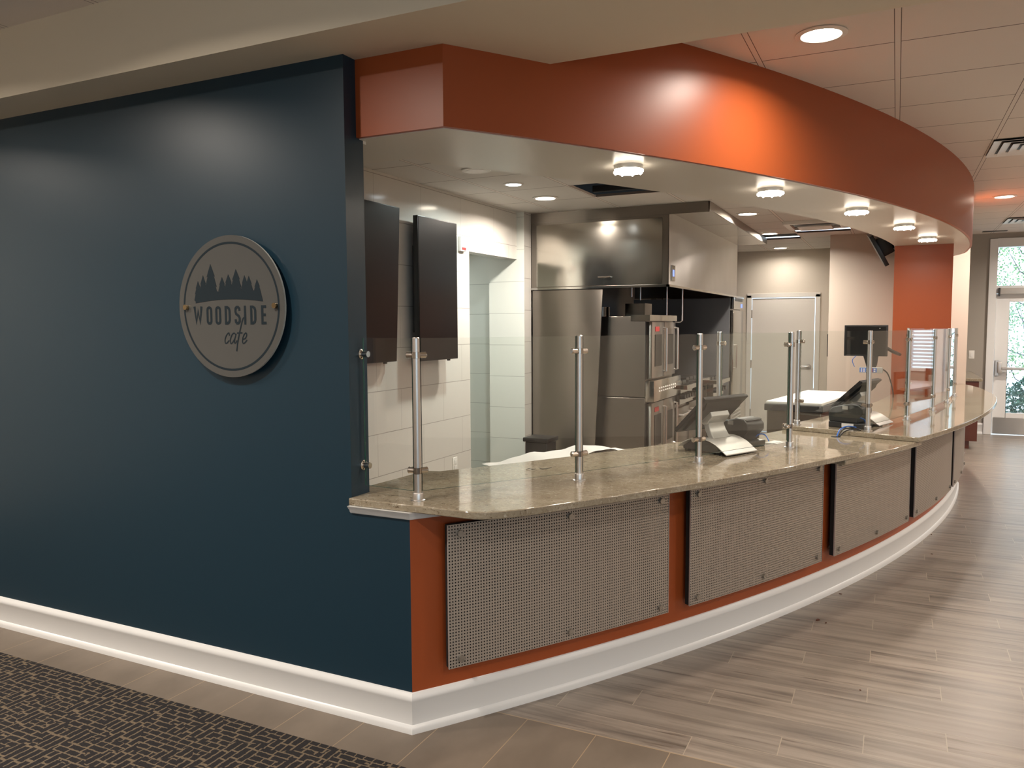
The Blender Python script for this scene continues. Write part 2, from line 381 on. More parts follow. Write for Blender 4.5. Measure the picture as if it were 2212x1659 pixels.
# kitchen ceiling with missing tiles
b = B()
gx = [-4.9, -2.94, -2.33, -1.72, -1.11, -.50, .8]; gy = [2.70, 5.20, 5.81, 6.42, 7.03, 7.64, 8.25, 8.86, 9.47, 10.08, 10.69, 12.35]
HOLES = {(2, 2), (4, 8), (3, 9)}
for i in range(len(gx)-1):
    for j in range(len(gy)-1):
        if (i, j) not in HOLES:
            pl = [(gx[i], gy[j]), (gx[i+1], gy[j]), (gx[i+1], gy[j+1]), (gx[i], gy[j+1])]
            for k in range(60):      # keep only what lies inside the curved soffit
                t = R(-50+k); nx, ny = math.cos(t), math.sin(t); q = []
                for m_ in range(len(pl)):
                    A_, B_ = pl[m_], pl[(m_+1) % len(pl)]; da = (A_[0]-CX)*nx+(A_[1]-CY)*ny-12.0; db = (B_[0]-CX)*nx+(B_[1]-CY)*ny-12.0
                    if da <= 0: q.append(A_)
                    if da*db < 0: f_ = da/(da-db); q.append((A_[0]+(B_[0]-A_[0])*f_, A_[1]+(B_[1]-A_[1])*f_))
                pl = q
                if len(pl) < 3: break
            if len(pl) >= 3: b.prism(pl, KZ, KZ+.02)
b.build('ceiling_kitchen', M['lay_kit'], **ST)
B().box(-5.0, .3, 5.0, 12.4, 3.25, 3.3).build('ceiling_plenum', M['void'], **ST)
B().box(XL-.1, XL, YB, YF, 0, 3.3).build('wall_left', M['cream'], **ST)
WIN = [(-2.8, -.4)]
b = B(); ys = [YB]+[v for q in WIN for v in q]+[YF]
for i in range(0, len(ys), 2): b.box(XR, XR+.1, ys[i], ys[i+1], 0, 3.3)
for y0, y1 in WIN: b.box(XR, XR+.1, y0, y1, 0, .6); b.box(XR, XR+.1, y0, y1, 2.55, 3.3)
b.build('wall_right', M['cream'], **ST)
for i, (y0, y1) in enumerate(WIN):
    e = empty('window_%d' % (i+2), (XR, y0, .6), 0, kind='structure'); L_ = y1-y0
    b = B(); b.box(-.02, .1, 0, .06, 0, 1.95); b.box(-.02, .1, L_-.06, L_, 0, 1.95); b.box(-.02, .1, .06, L_-.06, 0, .06); b.box(-.02, .1, .06, L_-.06, 1.89, 1.95); b.box(.03, .07, L_/2-.02, L_/2+.02, .06, 1.89)
    b.build('frame', M['white'], e); B().box(.05, .056, .06, L_-.06, .06, 1.89).build('pane', M['winglass'], e)
    pl_ = bpy.data.lights.new('window_portal', 'AREA'); pl_.shape = 'RECTANGLE'; pl_.size = 1.95; pl_.size_y = L_; pl_.cycles.is_portal = True
    po = bpy.data.objects.new('window_portal', pl_); COL.objects.link(po); po.location = (XR+.12, (y0+y1)/2, 1.57); po.rotation_euler = (0, PI/2, 0)
b = B(); b.box(XL, .8, YB-.1, YB, 0, 3.3); b.box(.8, 5.6, YB-.1, YB, 0, .5); b.box(.8, 5.6, YB-.1, YB, 2.5, 3.3); b.box(5.6, XR, YB-.1, YB, 0, 3.3); b.build('wall_back', M['cream'], **ST)
e = empty('window_3', (.8, YB, .5), 0, kind='structure')
b = B(); b.box(0, .06, -.1, .02, 0, 2); b.box(4.74, 4.8, -.1, .02, 0, 2); b.box(.06, 4.74, -.1, .02, 0, .06); b.box(.06, 4.74, -.1, .02, 1.94, 2); b.box(1.57, 1.63, -.07, -.03, .06, 1.94); b.box(3.17, 3.23, -.07, -.03, .06, 1.94); b.build('frame', M['white'], e)
B().box(.06, 4.74, -.056, -.05, .06, 1.94).build('pane', M['winglass'], e)
pl_ = bpy.data.lights.new('window_portal', 'AREA'); pl_.shape = 'RECTANGLE'; pl_.size = 4.8; pl_.size_y = 2; pl_.cycles.is_portal = True
po = bpy.data.objects.new('window_portal', pl_); COL.objects.link(po); po.location = (3.2, YB-.12, 1.5); po.rotation_euler = (PI/2, 0, 0)
B().box(XL-.2, XR+.2, YB-.2, YF+.2, 3.3, 3.4).build('ceiling_deck', M['void'], **ST)
# header beam
B().box(XL, XR, 2.34, 3.045, 2.68, 2.99).build('wall_beam', M['beam'], **ST)
# full height blue wall and knee wall
XC = CX+math.sqrt(12.16**2-(YW-CY)**2)
b = B().box(XL, XE, YW, 2.69, 0, 2.68); b.build('wall_blue', M['blue'], **ST)
ri = 12.03
b = B()
outer = [(XE, YW)] + arc(12.16, thx(12.16, YW), 1.5, 70)
inner = [(XE, 2.69)] + arc(ri, thx(ri, 2.69), 1.5, 70)
def kneewall(name, thA, thB, z1, first=False):
    b = B(); nseg = 40
    if first:
        o_ = [(XE, YW)] + arc(12.16, thx(12.16, YW), thB, nseg); i_ = [(XE, 2.69)] + arc(ri, thx(ri, 2.69), thB, nseg)
    else: o_ = arc(12.16, thA, thB, nseg); i_ = arc(ri, thA, thB, nseg)
    b.mat(M['red']).prism(o_+i_[::-1], 0, z1)
    if first:
        b.bm.faces.ensure_lookup_table(); b.mat(M['blue'])
        for f in b.bm.faces:
            c_ = f.calc_center_median()
            if abs(c_.y-YW) < .001: f.material_index = b.mi
    return b.build(name, None, **ST)
TH1, TH2 = -23.85, -20.2
kneewall('wall_counter', 0, TH1, .895, True)
kneewall('wall_counter', TH1, TH2, .865)
kneewall('wall_counter', TH2, -3.2, .895)
# baseboards
bprof = [(0, 0), (.024, 0), (.024, .018), (.020, .028), (.013, .034), (.0125, .122), (.017, .130), (.018, .140), (.013, .150), (.006, .160), (0, .162)]
sweep('baseboard_front', [(XL, YW)] + arc(12.16, thx(12.16, YW), -3.2, 110), bprof, M['white'], **ST)
# moulding beneath the worktop
tprof = [(0, .862), (.006, .862), (.012, .868), (.014, .876), (.024, .886), (.030, .8945), (0, .8945)]
sweep('trim_1', [(XE-.002, YW)] + arc(12.16, thx(12.16, YW), TH1-.3, 60), tprof, M['white'], **ST)
# soffit
YS = 2.645
so = [(XE, YS)] + arc(12.22, thx(12.22, YS), -2.5, 90) + [(.650, 9.45), (.652, 9.7), (.640, 9.92), (.615, 10.08), (.57, 10.22), (.52, 10.35)]
si = [(XE, 3.07), (-2.0, 3.07)]
si = [(XE, 3.07)] + arc(11.57, thx(11.57, 3.07)+.9, -5.2, 60)
b = B()   # coloured fascia band
so_in = offset(so, -.02)
b.prism(so+so_in[::-1], 2.375, HZ+.02, smooth=False)
fas = b.build('wall_soffit', M['red'], **ST)
for f in fas.data.polygons:
    if abs(f.normal.z) < .5 and f.center.y > 2.66: f.use_smooth = True
mod = fas.modifiers.new('es', 'EDGE_SPLIT'); mod.split_angle = R(20)
B().prism([(x, y) for x, y in so_in] + [(-.04, 10.35), (-.04, 8.66)] + si[::-1] + [(-2.4, 3.07), (-2.4, 2.70), (XE, 2.70)], 2.372, 2.392).build('ceiling_soffit', M['soffit'], **ST)
# inner vertical face of the soffit, closing it up to the kitchen ceiling
b = B(); s2 = offset(si, .02); b.prism(si+s2[::-1], 2.38, KZ+.05); b.build('wall_soffit_inner', M['soffit'], **ST)
B().box(XE-1.4, XE, 2.69, 2.71, 2.36, KZ).build('wall_soffit_return', M['soffit'], **ST)
# kitchen walls
XK = -3.3
b = B().mat(M['tileY']); b.box(XK-.12, XK, 2.69, 5.97, 0, KZ); b.box(XK-.12, XK, 5.97, 6.913, 2.252, KZ); b.build('wall_tiled', None, **ST)
b = B().mat(M['tileX']); b.box(-3.60, -3.22, 6.913, 7.07, 0, KZ)
b.bm.faces.ensure_lookup_table(); b.mat(M['tileY'])
for f in b.bm.faces:
    f.normal_update()
    if abs(f.normal.x) > .9: f.material_index = b.mi
b.build('wall_pier', None, **ST)
B().box(-5.2, -3.60, 7.20, 7.3, 0, KZ).build('wall_alcove', M['tileX'], **ST)
B().box(-5.2, -5.1, 5.6, 7.2, 0, KZ).build('wall_alcove_side', M['tileX'], **ST)
B().box(-5.2, -3.42, 5.6, 5.7, 0, KZ).build('wall_alcove_near', M['cream'], **ST)
B().box(-5.2, -3.42, 5.7, 7.2, 2.44, 2.46).build('ceiling_alcove', M['lay_kit'], **ST)
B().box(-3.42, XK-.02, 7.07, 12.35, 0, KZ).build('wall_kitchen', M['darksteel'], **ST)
b = B(); b.box(-3.4, -2.0, 12.3, 12.4, 0, KZ); b.box(-2.0, -1.05, 12.3, 12.4, 2.045, KZ); b.box(-1.05, -.74, 12.3, 12.4, 0, KZ); b.build('wall_far', M['cream'], **ST)
B().box(-.756, .47, 10.5, 10.6, 0, KZ).build('wall_side', M['cream'], **ST)
B().box(-.756, -.656, 10.6, 12.3, 0, KZ).build('wall_side_return', M['cream'], **ST)
B().box(-.035, .468, 8.63, 10.5, 0, 2.375).build('wall_orange', M['red'], **ST)
B().box(.468, .728, 10.35, 11.2, 0, HZ).build('wall_white_pier', M['cream'], **ST)
B().box(-.60, .8, 11.2, 13.33, 0, HZ).build('wall_hall_inner', M['grey'], **ST) if 0 else None
B().box(.40, .50, 11.2, 13.33, 0, HZ).build('wall_hall_inner', M['grey'], **ST)
sweep('baseboard_pier', [(.468, 10.35), (.728, 10.35), (.728, 11.2)], bprof, M['white'], **ST)
# storefront wall
b = B()
for q in ((.4, 1.178, 0, 3.3), (1.178, 3.30, 2.80, 3.3), (2.42, 3.30, 0, 2.80), (3.30, 4.25, 0, .86), (3.30, 4.25, 2.45, 3.3), (4.25, XR+.1, 0, 3.3)): b.box(q[0], q[1], YF, YF+.15, q[2], q[3])
b.build('wall_storefront', M['grey'], **ST)
sweep('baseboard_far', [(.5, YF), (1.176, YF)], bprof, M['white'], **ST)

# ---------------- door_1 (kitchen)
d1_ = empty('door_1', (-2.0, 12.3, 0), 0, 'white flush kitchen door with a lever handle beside the tall fridge', 'door', kind='structure')
B().box(.045, .925, .0, .045, .01, 2.0).build('leaf', M['doorwhite'], d1_, bevel=.002)
b = B(); b.box(-.03, .035, -.018, .06, 0, 2.05); b.box(.935, 1.0, -.018, .06, 0, 2.05); b.box(-.03, 1.0, -.018, .06, 2.01, 2.075); b.build('frame', M['doorwhite'], d1_, bevel=.003)
for z in (.28, 1.02, 1.77): B().box(.033, .047, -.014, .004, z-.06, z+.06).build('hinge', M['knobsteel'], d1_)
b = B(); b.cyl((.86, .0, 1.0), (.86, -.02, 1.0), .035, seg=20); b.cyl((.86, -.01, 1.0), (.86, -.06, 1.0), .012); b.tube([(.86, -.055, 1.0), (.80, -.058, 1.002), (.73, -.052, .998)], .009); b.build('handle', M['steel_tube'], d1_)
# ---------------- door_2 (storefront)
d2_ = empty('door_2', (1.178, YF, 0), 0, 'white glazed exit door with push bar and transom window', 'door', kind='structure')
fr = B(); fr.box(0, .10, -.03, .12, 0, 2.82); fr.box(.10, 1.24, -.03, .12, 2.70, 2.82); fr.box(1.15, 1.25, -.03, .12, 0, 2.82); fr.box(.10, 1.16, -.01, .10, 2.04, 2.15)
fr.build('frame', M['white'], d2_, bevel=.004)
b = B(); b.box(.11, .275, .03, .075, .01, 2.035); b.box(.98, 1.14, .03, .075, .01, 2.035); b.box(.275, .98, .03, .075, 1.92, 2.035); b.box(.275, .98, .03, .075, .01, .32)
b.build('leaf', M['white'], d2_, bevel=.003)
B().box(.275, .98, .05, .056, .32, 1.92).build('pane', M['winglass'], d2_)
B().box(.13, 1.12, .05, .056, 2.15, 2.70).build('transom_pane', M['winglass'], d2_)
B().box(.125, 1.125, .024, .031, .015, .248).build('kick_plate', M['steel'], d2_)
b = B(); b.box(.125, .165, -.005, .03, .86, 1.08); b.box(.15, .20, -.06, .03, .90, 1.06, .008); b.box(.20, 1.05, -.065, -.02, .945, .985, .004); b.box(1.05, 1.10, -.06, .03, .90, 1.03, .008)
b.build('push_bar', M['steel_tube'], d2_)
b = B(); b.box(.145, 1.1, -.06, .0, 2.03, 2.115, .004); b.build('closer_cover', M['silver'], d2_); B().box(.125, .145, -.06, .0, 2.0, 2.12).build('closer_cap', M['darkgrey'], d2_)
# ---------------- window_1 with blinds (beyond the right edge, seen in the glass)
w1 = empty('window_1', (3.30, YF, .86), 0, None, None, kind='structure')
b = B(); b.box(0, .95, -.02, .10, 0, .05); b.box(0, .95, -.02, .10, 1.54, 1.59); b.box(0, .05, -.02, .10, 0, 1.59); b.box(.90, .95, -.02, .10, 0, 1.59); b.box(.46, .49, .05, .08, .05, 1.54); b.build('frame', M['white'], w1)
B().box(.05, .90, .08, .086, .05, 1.54).build('pane', M['winglass'], w1)
b = B()
for i in range(26): b.extr([(.0, .075+i*.057), (.045, .105+i*.057), (.045, .109+i*.057), (.0, .079+i*.057)], 0, .055, .895)
b.build('blind', M['blind'], w1)

# ================================================================== BAR
def slab(name, poly, z0, z1, **k):
    b = B(); b.prism(poly, z0, z1); return b.build(name, M['quartz'], bevel=.004, **k)
RO, RI = 12.46, 11.58
corner = []
pA = Vector((-1.43, 2.552)); pB = Vector(pol(RO, thx(RO, 2.80))); pm = Vector((-1.315, 2.552))
for i in range(9):
    t = i/8; corner.append(tuple(pA*(1-t)**2+pm*2*t*(1-t)+pB*t*t))
s1 = [(XE-.003, 2.552)] + corner + arc(RO, thx(RO, 2.80)+.1, TH1, 40) + arc(RI, TH1, thx(RI, 3.22), 40) + [(-2.02, 3.20), (-2.06, 2.70), (XE, 2.70)]
slab('countertop', s1, .895, .925, label='speckled beige quartz countertop nearest the blue wall, with the rounded corner', cat='countertop', group='quartz countertops of the curved bar')
slab('countertop', arc(RO-.01, TH1-.6, TH2+.5, 24) + arc(RI+.02, TH2+.5, TH1-.6, 24), .865, .895, label='lower middle quartz slab tucked beneath the two others at the transaction gap', cat='countertop', group='quartz countertops of the curved bar')
end = [pol(12.47, -5), pol(12.45, -3.2), pol(12.42, -1.8), (.845, 9.55), (.82, 9.85), (.775, 10.12), (.72, 10.33)]
s3 = arc(12.47, TH2, -5, 40) + end + [(.47, 10.33), (.47, 8.62), pol(RI, thx(RI, 8.60))] + arc(RI, thx(RI, 8.60), TH2, 40)[1:]
slab('countertop', s3, .895, .925, label='far quartz countertop with a rounded end by the white pier', cat='countertop', group='quartz countertops of the curved bar')

# perforated panels on standoffs
def perf(thA, thB, label, knobs=3):
    mid = (thA+thB)/2; x, y = pol(12.22, mid); e = empty('perforated_panel', (x, y, .25), 0, label, 'metal panel', 'perforated metal panels on the bar front')
    b = B(); uvl = b.bm.loops.layers.uv.new('UVMap'); nn = 24; T = Matrix.Translation((-x, -y, -.25)); b.T = T
    for rr in (12.22, 12.217):
        for i in range(nn):
            a0 = thA+(thB-thA)*i/nn; a1 = thA+(thB-thA)*(i+1)/nn
            p0 = pol(rr, a0); p1 = pol(rr, a1); u0_ = R(a0-thA)*12.22; u1_ = R(a1-thA)*12.22
            f = b._f([b._v((*p0, .25)), b._v((*p1, .25)), b._v((*p1, .8346)), b._v((*p0, .8346))], True)
            for lp, uvv in zip(f.loops, ((u0_, 0), (u1_, 0), (u1_, .5846), (u0_, .5846))): lp[uvl].uv = uvv
    b.build('sheet', M['perf'], e)
    for a in (thA, thB):
        b = B(T=T)   # thin folded edge
        (x0, y0), (x1, y1) = pol(12.214, a), pol(12.222, a); t = Vector((-math.sin(R(a)), math.cos(R(a))))*.0012
        b.prism([(x0-t.x, y0-t.y), (x1-t.x, y1-t.y), (x1+t.x, y1+t.y), (x0+t.x, y0+t.y)], .25, .8346)
        b.build('edge_strip', M['silver'], e)
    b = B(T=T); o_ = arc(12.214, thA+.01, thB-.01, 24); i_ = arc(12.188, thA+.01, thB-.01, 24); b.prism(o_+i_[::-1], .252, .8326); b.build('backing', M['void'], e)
    for k in range(3):
        a = thA+(thB-thA)*(.045+.455*k)
        for z in (.287, .797):
            b = B(T=T); d = Vector((math.cos(R(a)), math.sin(R(a)), 0)); c0 = Vector((*pol(12.16, a), z)); b.cyl(c0, c0+d*.062, .009, seg=12); b.cyl(c0+d*.0605, c0+d*.072, .0135, seg=18); b.build('standoff', M['knobsteel'], e)
    return e
for thA, thB, lab in ((-35.17, -29.69, 'widest nearest perforated metal panel, next to the blue corner'), (-28.99, -23.51, 'second perforated metal panel from the blue corner'),
                      (-22.80, -17.24, 'middle perforated metal panel, third of the five along the bar'), (-16.64, -11.0, 'fourth perforated metal panel from the blue corner'),
                      (-10.3, -4.9, 'farthest perforated metal panel, by the curved end of the bar')): perf(thA, thB, lab)

# glass guard posts: children base, pole, clamps
ZT = 1.575; ZC = (1.505, 1.045)
def make_post(loc, dirs, label, z=.925, zc=ZC):
    e = empty('glass_post', (loc[0], loc[1], z), 0, label, 'post', 'nickel posts of the glass guard')
    b = B(); b.lathe([(.029, 0), (.029, .003), (.0215, .005), (.0215, .030), (.0205, .032), (.0145, .032)], 28); b.build('base', M['steel_tube'], e)
    b = B(); b.cyl((0, 0, .004), (0, 0, ZT-z-.004), .0145, seg=20); b.cyl((0, 0, ZT-z-.004), (0, 0, ZT-z), .0145, .012, seg=20); b.build('pole', M['steel_tube'], e)
    for zz in zc:
        for dx, dy in dirs:
            v = Vector((dx, dy, 0)).normalized(); b = B()
            h_ = Vector((0, 0, zz-z)); b.cyl(h_+Vector((0, 0, -.012)), h_+Vector((0, 0, .012)), .0180, seg=16)
            b.cyl(h_+v*.012, h_+v*.040, .0125, seg=16); b.cyl(h_+v*.040, h_+v*.043, .0135, .010, seg=16); b.build('clamp', M['chrome'], e)
    return e
def glass(a, b_, label, zb=.962, zt=ZT-.004, ga=.019, gb=.019):
    a = Vector(a); b2 = Vector(b_); d = (b2-a).normalized(); a = a+d*ga; b2 = b2-d*gb; L = (b2-a).length
    e = B(Matrix.Translation((a.x, a.y, zb)) @ Matrix.Rotation(math.atan2(d.y, d.x), 4, 'Z'))
    h_ = zt-zb; t = .004
    e.mat(M['glass']); e.quad((0, -t, 0), (L, -t, 0), (L, -t, h_), (0, -t, h_)); e.quad((0, t, h_), (L, t, h_), (L, t, 0), (0, t, 0))
    e.mat(M['glassedge'])
    e.quad((0, t, 0), (L, t, 0), (L, -t, 0), (0, -t, 0)); e.mat(M['glasstop']); e.quad((0, -t, h_), (L, -t, h_), (L, t, h_), (0, t, h_)); e.mat(M['glassedge']); e.quad((0, t, 0), (0, -t, 0), (0, -t, h_), (0, t, h_)); e.quad((L, -t, 0), (L, t, 0), (L, t, h_), (L, -t, h_))
    o = e.build('sneeze_guard', None, None); return tag(o, label, 'glass panel', 'clear glass panels of the guard')
PR = 12.12
ang = [-35.56, -31.85, -28.21, -24.45, -19.72, -16.11, -12.48, -8.90, -5.27]
pp = [pol(PR, a) for a in ang]
I1 = (-.962, 4.865); I2 = (-.602, 5.752)
def dr(a, b): return (b[0]-a[0], b[1]-a[1])
names = ['glass post nearest the blue wall', 'second glass post from the blue wall', 'glass post just left of the near register', 'glass post on the near side of the transaction gap', 'glass post in front of the far register', 'glass post right of the far register', 'glass post between two clear panels near the orange column', 'third glass post from the rounded counter end', 'last glass post before the white pier']
make_post(pp[0], [(-1, 0), dr(pp[0], pp[1])], names[0])
make_post(pp[1], [dr(pp[1], pp[0]), dr(pp[1], pp[2])], names[1])
make_post(pp[2], [dr(pp[2], pp[1]), dr(pp[2], pp[3])], names[2])
make_post(pp[3], [dr(pp[3], pp[2]), dr(pp[3], I1)], names[3])
make_post(pp[4], [dr(pp[4], I2), dr(pp[4], pp[5])], names[4], zc=(1.50, 1.09))
for i in (5, 6, 7): make_post(pp[i], [dr(pp[i], pp[i-1]), dr(pp[i], pp[i+1])], names[i])
make_post(pp[8], [dr(pp[8], pp[7]), (-.75, -.1)], names[8])
make_post(I1, [dr(I1, pp[3])], 'glass post on the kitchen side, behind the near register')
make_post(I2, [dr(I2, pp[4])], 'small inner glass post at the corner of the far countertop', zc=(1.50, 1.09))
I3 = pol(11.72, -5.6)
make_post(I3, [dr(I3, pp[8])], 'inner glass post beside the orange column')
glass((XE+.0, 2.650), pp[0], 'narrow clear pane between the blue wall and the first post', ga=.012)
gl = ['long clear pane in front of the two wall screens and tiles', 'clear pane left of the near register', 'clear pane in front of the near register', '', 'clear pane right of the far register', 'clear pane reflecting the far window', 'clear pane near the orange column', 'last clear pane at the rounded counter end']
for i in range(8):
    if i == 3: continue
    glass(pp[i], pp[i+1], gl[i], zb=.962)
glass(I1, pp[3], 'return pane on the near side of the transaction gap')
glass(I2, pp[4], 'return pane on the far side of the transaction gap, behind the far register', zb=1.0)
glass(I3, pp[8], 'return pane beside the orange column')
for z, l in ((1.505, 'upper round glass clamp on the blue wall end'), (1.045, 'lower round glass clamp on the blue wall end')):
    e = empty('wall_clamp', (XE, 2.650, z), 0, l, 'clamp', 'glass clamps on the wall end')
    B().lathe([(.021, 0), (.021, .004), (.017, .006)], 20).build('flange', M['chrome'], e).rotation_euler = (0, PI/2, 0)
    B().cyl((.004, 0, 0), (.036, 0, 0), .0125, seg=18).build('barrel', M['chrome'], e)

# ---------------- registers
def make_pos(x, y, rz, label):
    """local +x points to the customer, y runs along the bar"""
    e = empty('register', (x, y, .925), rz, label, 'register', 'touch screen registers on the bar')
    # arched silver base sheet
    prof = [(.175, .012), (.160, .020), (.13, .042), (.10, .060), (.06, .075), (.02, .082), (-.03, .081), (-.08, .070), (-.12, .050), (-.15, .026)]
    b = B(); hw = .135
    rows = []
    for (px, pz) in prof: rows.append([(px, -hw, pz), (px, hw, pz), (px, hw, pz-.006), (px, -hw, pz-.006)])
    V = b.strip(rows, False, True); b._f(V[0]); b._f(V[-1][::-1]); o = b.build('base_cover', M['silver'], e, bevel=.002)
    b = B(); b.extr([(.12, .012), (.09, .044), (.05, .062), (-.03, .068), (-.09, .052), (-.13, .028), (-.13, .012)], 1, -hw+.02, hw-.02); b.build('base', M['darkgrey'], e)
    for (fx_, fy_) in ((.10, -.10), (.10, .10), (-.11, -.10), (-.11, .10)): B().box(fx_-.012, fx_+.012, fy_-.012, fy_+.012, 0, .028).build('foot', M['black'], e)
    # neck
    nk = [(.045, .078), (.030, .095), (.015, .120), (.005, .145), (.004, .165)]
    b = B(); rows = [[(px, -.074+i*.003, pz), (px, .074-i*.003, pz), (px-.035, .074-i*.003, pz), (px-.035, -.074+i*.003, pz)] for i, (px, pz) in enumerate(nk)]
    V = b.strip(rows, False, True); b._f(V[0]); b._f(V[-1][::-1]); b.build('neck', M['silver'], e, bevel=.003)
    # head block + screen, leaning: local frame of the screen
    T = Matrix.Translation((-.03, 0, .185)) @ Matrix.Rotation(R(-50), 4, 'Y')       # screen plane, normal +x' towards the customer side (back)
    T = Matrix.Translation((-.025, 0, .185)) @ Matrix.Rotation(R(46), 4, 'Y')
    b = B(T); b.extr([(-.005, -.035), (.030, -.025), (.040, .0), (.032, .050), (.0, .060)], 1, -.078, .078); b.build('hinge_block', M['silver'], e, bevel=.004)
    b = B(T); b.box(-.026, -.010, -.185, .185, -.125, .150, .004); b.box(-.036, -.026, -.178, .178, -.118, .143); rows = None
    b.extr([(-.012, -.115), (.004, -.09), (.006, .09), (-.012, .13)], 1, -.15, .15); b.build('screen', M['brownplastic'], e)
    return e
th1 = -26.45; th2 = -17.95
make_pos(*pol(11.93, th1), R(th1), 'dark touch screen register on a silver arched base, behind the third glass post')
make_pos(*pol(11.93, th2), R(th2), 'far touch screen register, next to the black printer with the white label')
def printer(x, y, rz, label):
    e = empty('receipt_printer', (x, y, .925), rz, label, 'printer', 'black receipt printers on the bar'); e.scale = (1.12, 1.12, 1.15)
    b = B(); b.extr([(-.10, .0), (.10, .0), (.105, .03), (-.10, .034)], 1, -.078, .078); b.build('base', M['darkgrey'], e, bevel=.004)
    b = B(); b.extr([(-.10, .034), (.070, .032), (.075, .06), (.098, .085), (.098, .115), (.075, .137), (.035, .142), (-.08, .118), (-.105, .09)], 1, -.072, .072); b.build('body', M['darkgrey'], e, bevel=.005)
    b = B(); b.extr([(.02, .1425), (.078, .139), (.088, .133), (.085, .131), (.02, .1395)], 1, -.066, .066); b.build('lid', M['brownplastic'], e)
    B().box(-.02, .012, -.074, -.0715, .108, .128).build('latch', M['silver'], e)
    return e
printer(*pol(11.88, -25.08), R(-25), 'dark receipt printer right of the near register')
pr2 = printer(-.262, 5.762, R(-19), 'black receipt printer with a white label on its side, at the far countertop edge')
B().box(-.02, .05, -.0792, -.078, .005, .028).build('label', M['paper'], pr2)
# cables
def cable(pts, r, m, label, name='cable', cat='cable', group=None):
    ps = [Vector(p) for p in pts]; out = []
    for i in range(len(ps)-1):
        p0 = ps[max(i-1, 0)]; p1 = ps[i]; p2 = ps[i+1]; p3 = ps[min(i+2, len(ps)-1)]
        for k in range(6):
            t = k/6; out.append(.5*((2*p1)+(p2-p0)*t+(2*p0-5*p1+4*p2-p3)*t*t+(3*p1-p0-3*p2+p3)*t**3))
    out.append(ps[-1]); b = B(); b.tube(out, r, 8); return b.build(name, m, label=label, cat=cat, group=group)
cable([(-.325, 5.445, .897), (-.31, 5.50, .935), (-.27, 5.56, .952), (-.22, 5.62, .940)], .0042, M['bluecable'], 'blue cable arching out of the grommet at the far countertop edge', group='cables at the far register')
cable([(-.31, 5.44, .897), (-.28, 5.48, .928), (-.23, 5.54, .938), (-.19, 5.59, .929)], .0042, M['black'], 'front black cable beside the blue cable', group='cables at the far register')
cable([(-.315, 5.455, .897), (-.295, 5.51, .933), (-.245, 5.57, .944), (-.20, 5.61, .931)], .0035, M['black'], 'rear black cable beside the blue cable', group='cables at the far register')
tag(B().lathe([(.030, 0), (.030, .0015), (.012, .002)], 20, (-.33, 5.44, .895)).build('grommet', M['black']), 'black cable grommet in the lower quartz slab', 'grommet')
cable([(-.74, 4.62, .935), (-.70, 4.66, .985), (-.66, 4.66, .99), (-.63, 4.62, .96)], .0035, M['bluecable'], 'dark blue cable behind the near register base', group=None)
cable([(-.20, 5.67, 1.0), (-.175, 5.70, .985), (-.165, 5.72, .955), (-.17, 5.72, .932)], .0045, M['bluecable'], 'bright blue cable hanging behind the far printer')
b = B(); b.box(-.06, .06, -.04, .04, .0, .0012); o = b.build('receipt_slip', M['paper']); o.location = (-.62, 4.83, .9255); o.rotation_euler = (0, 0, R(70)); tag(o, 'white paper slip lying by the near receipt printer', 'paper')
cable([(-1.586, 3.415, .927), (-1.575, 3.435, .930), (-1.562, 3.43, .928), (-1.548, 3.447, .928)], .0014, M['black'], 'short curled twist of wire on the near countertop', 'wire_scrap', 'wire', 'wire scraps on the near countertop')
cable([(-1.545, 3.478, .930), (-1.53, 3.466, .927), (-1.505, 3.476, .927), (-1.488, 3.50, .931)], .0014, M['black'], 'longer bent wire scrap right of the curled one', 'wire_scrap', 'wire', 'wire scraps on the near countertop')

# ================================================================== SIGN
sg = empty('round_sign', (-2.570, YW, 1.706), 0, 'round frosted acrylic cafe sign with pine trees on the blue wall', 'sign')
sf = -.036
b = B(); seg = 96
b.mat(M['frost']); b.cyl((0, sf, 0), (0, sf+.009, 0), .303, seg=seg)
for f in b.bm.faces:
    if len(f.verts) == 4: f.material_index = 1; f.smooth = True
b.mats = [M['frost'], M['frostedge']]; b.build('disc', None, sg)
b = B(); rows = []
for i in range(seg+1):
    t = 2*PI*i/seg; rows.append([(.266*math.cos(t), sf-.0006, .266*math.sin(t)), (.2755*math.cos(t), sf-.0006, .2755*math.sin(t))])
b.strip(rows, False); b.build('ring', M['signink'], sg)
def flat(poly, name, dy=0.0):
    b = B(); b.extr([(x, z) for x, z in poly], 1, sf-.0008-dy, sf-.0001-dy); return b.build(name, M['signink'], sg)
def px2(x, y):   # sign crop px -> local metres (crop scale 4.74; 1 px = .0556/... ) measured on the wall plane
    return x, y
# tree line: measured heights (u across -1..1 , v up)
trees = [(-.184, .024, .114), (-.153, .028, .138), (-.107, .040, .185), (-.042, .027, .127), (-.005, .030, .138), (.039, .036, .158), (.087, .026, .131), (.111, .026, .127), (.156, .024, .111)]
def bz(x): return .035-.014*(x/.2)**2
for ti, (tx, hw, top) in enumerate(trees):
    z0 = bz(tx)+.002; H_ = top-z0; x0_, x1_ = max(tx-hw*1.1, -.202+(tx+.184)*.3), min(tx+hw*1.1, .186)
    R_ = [(hw*1.05, .06), (hw*.66, .37), (hw*.84, .345), (hw*.44, .66), (hw*.60, .635), (0, 1.0)]
    flat([(x0_, z0), (x1_, z0)]+[(tx+a_, z0+H_*q) for a_, q in R_]+[(tx-a_, z0+H_*q) for a_, q in R_[:-1]][::-1], 'pine_tree', .00006*ti)
gb = [(-.202+.388*i/16, bz(-.202+.388*i/16)-.004) for i in range(17)]
flat(gb+[(.175, .060), (.168, .066), (-.180, .066), (-.192, .055)], 'tree_base', .0005)
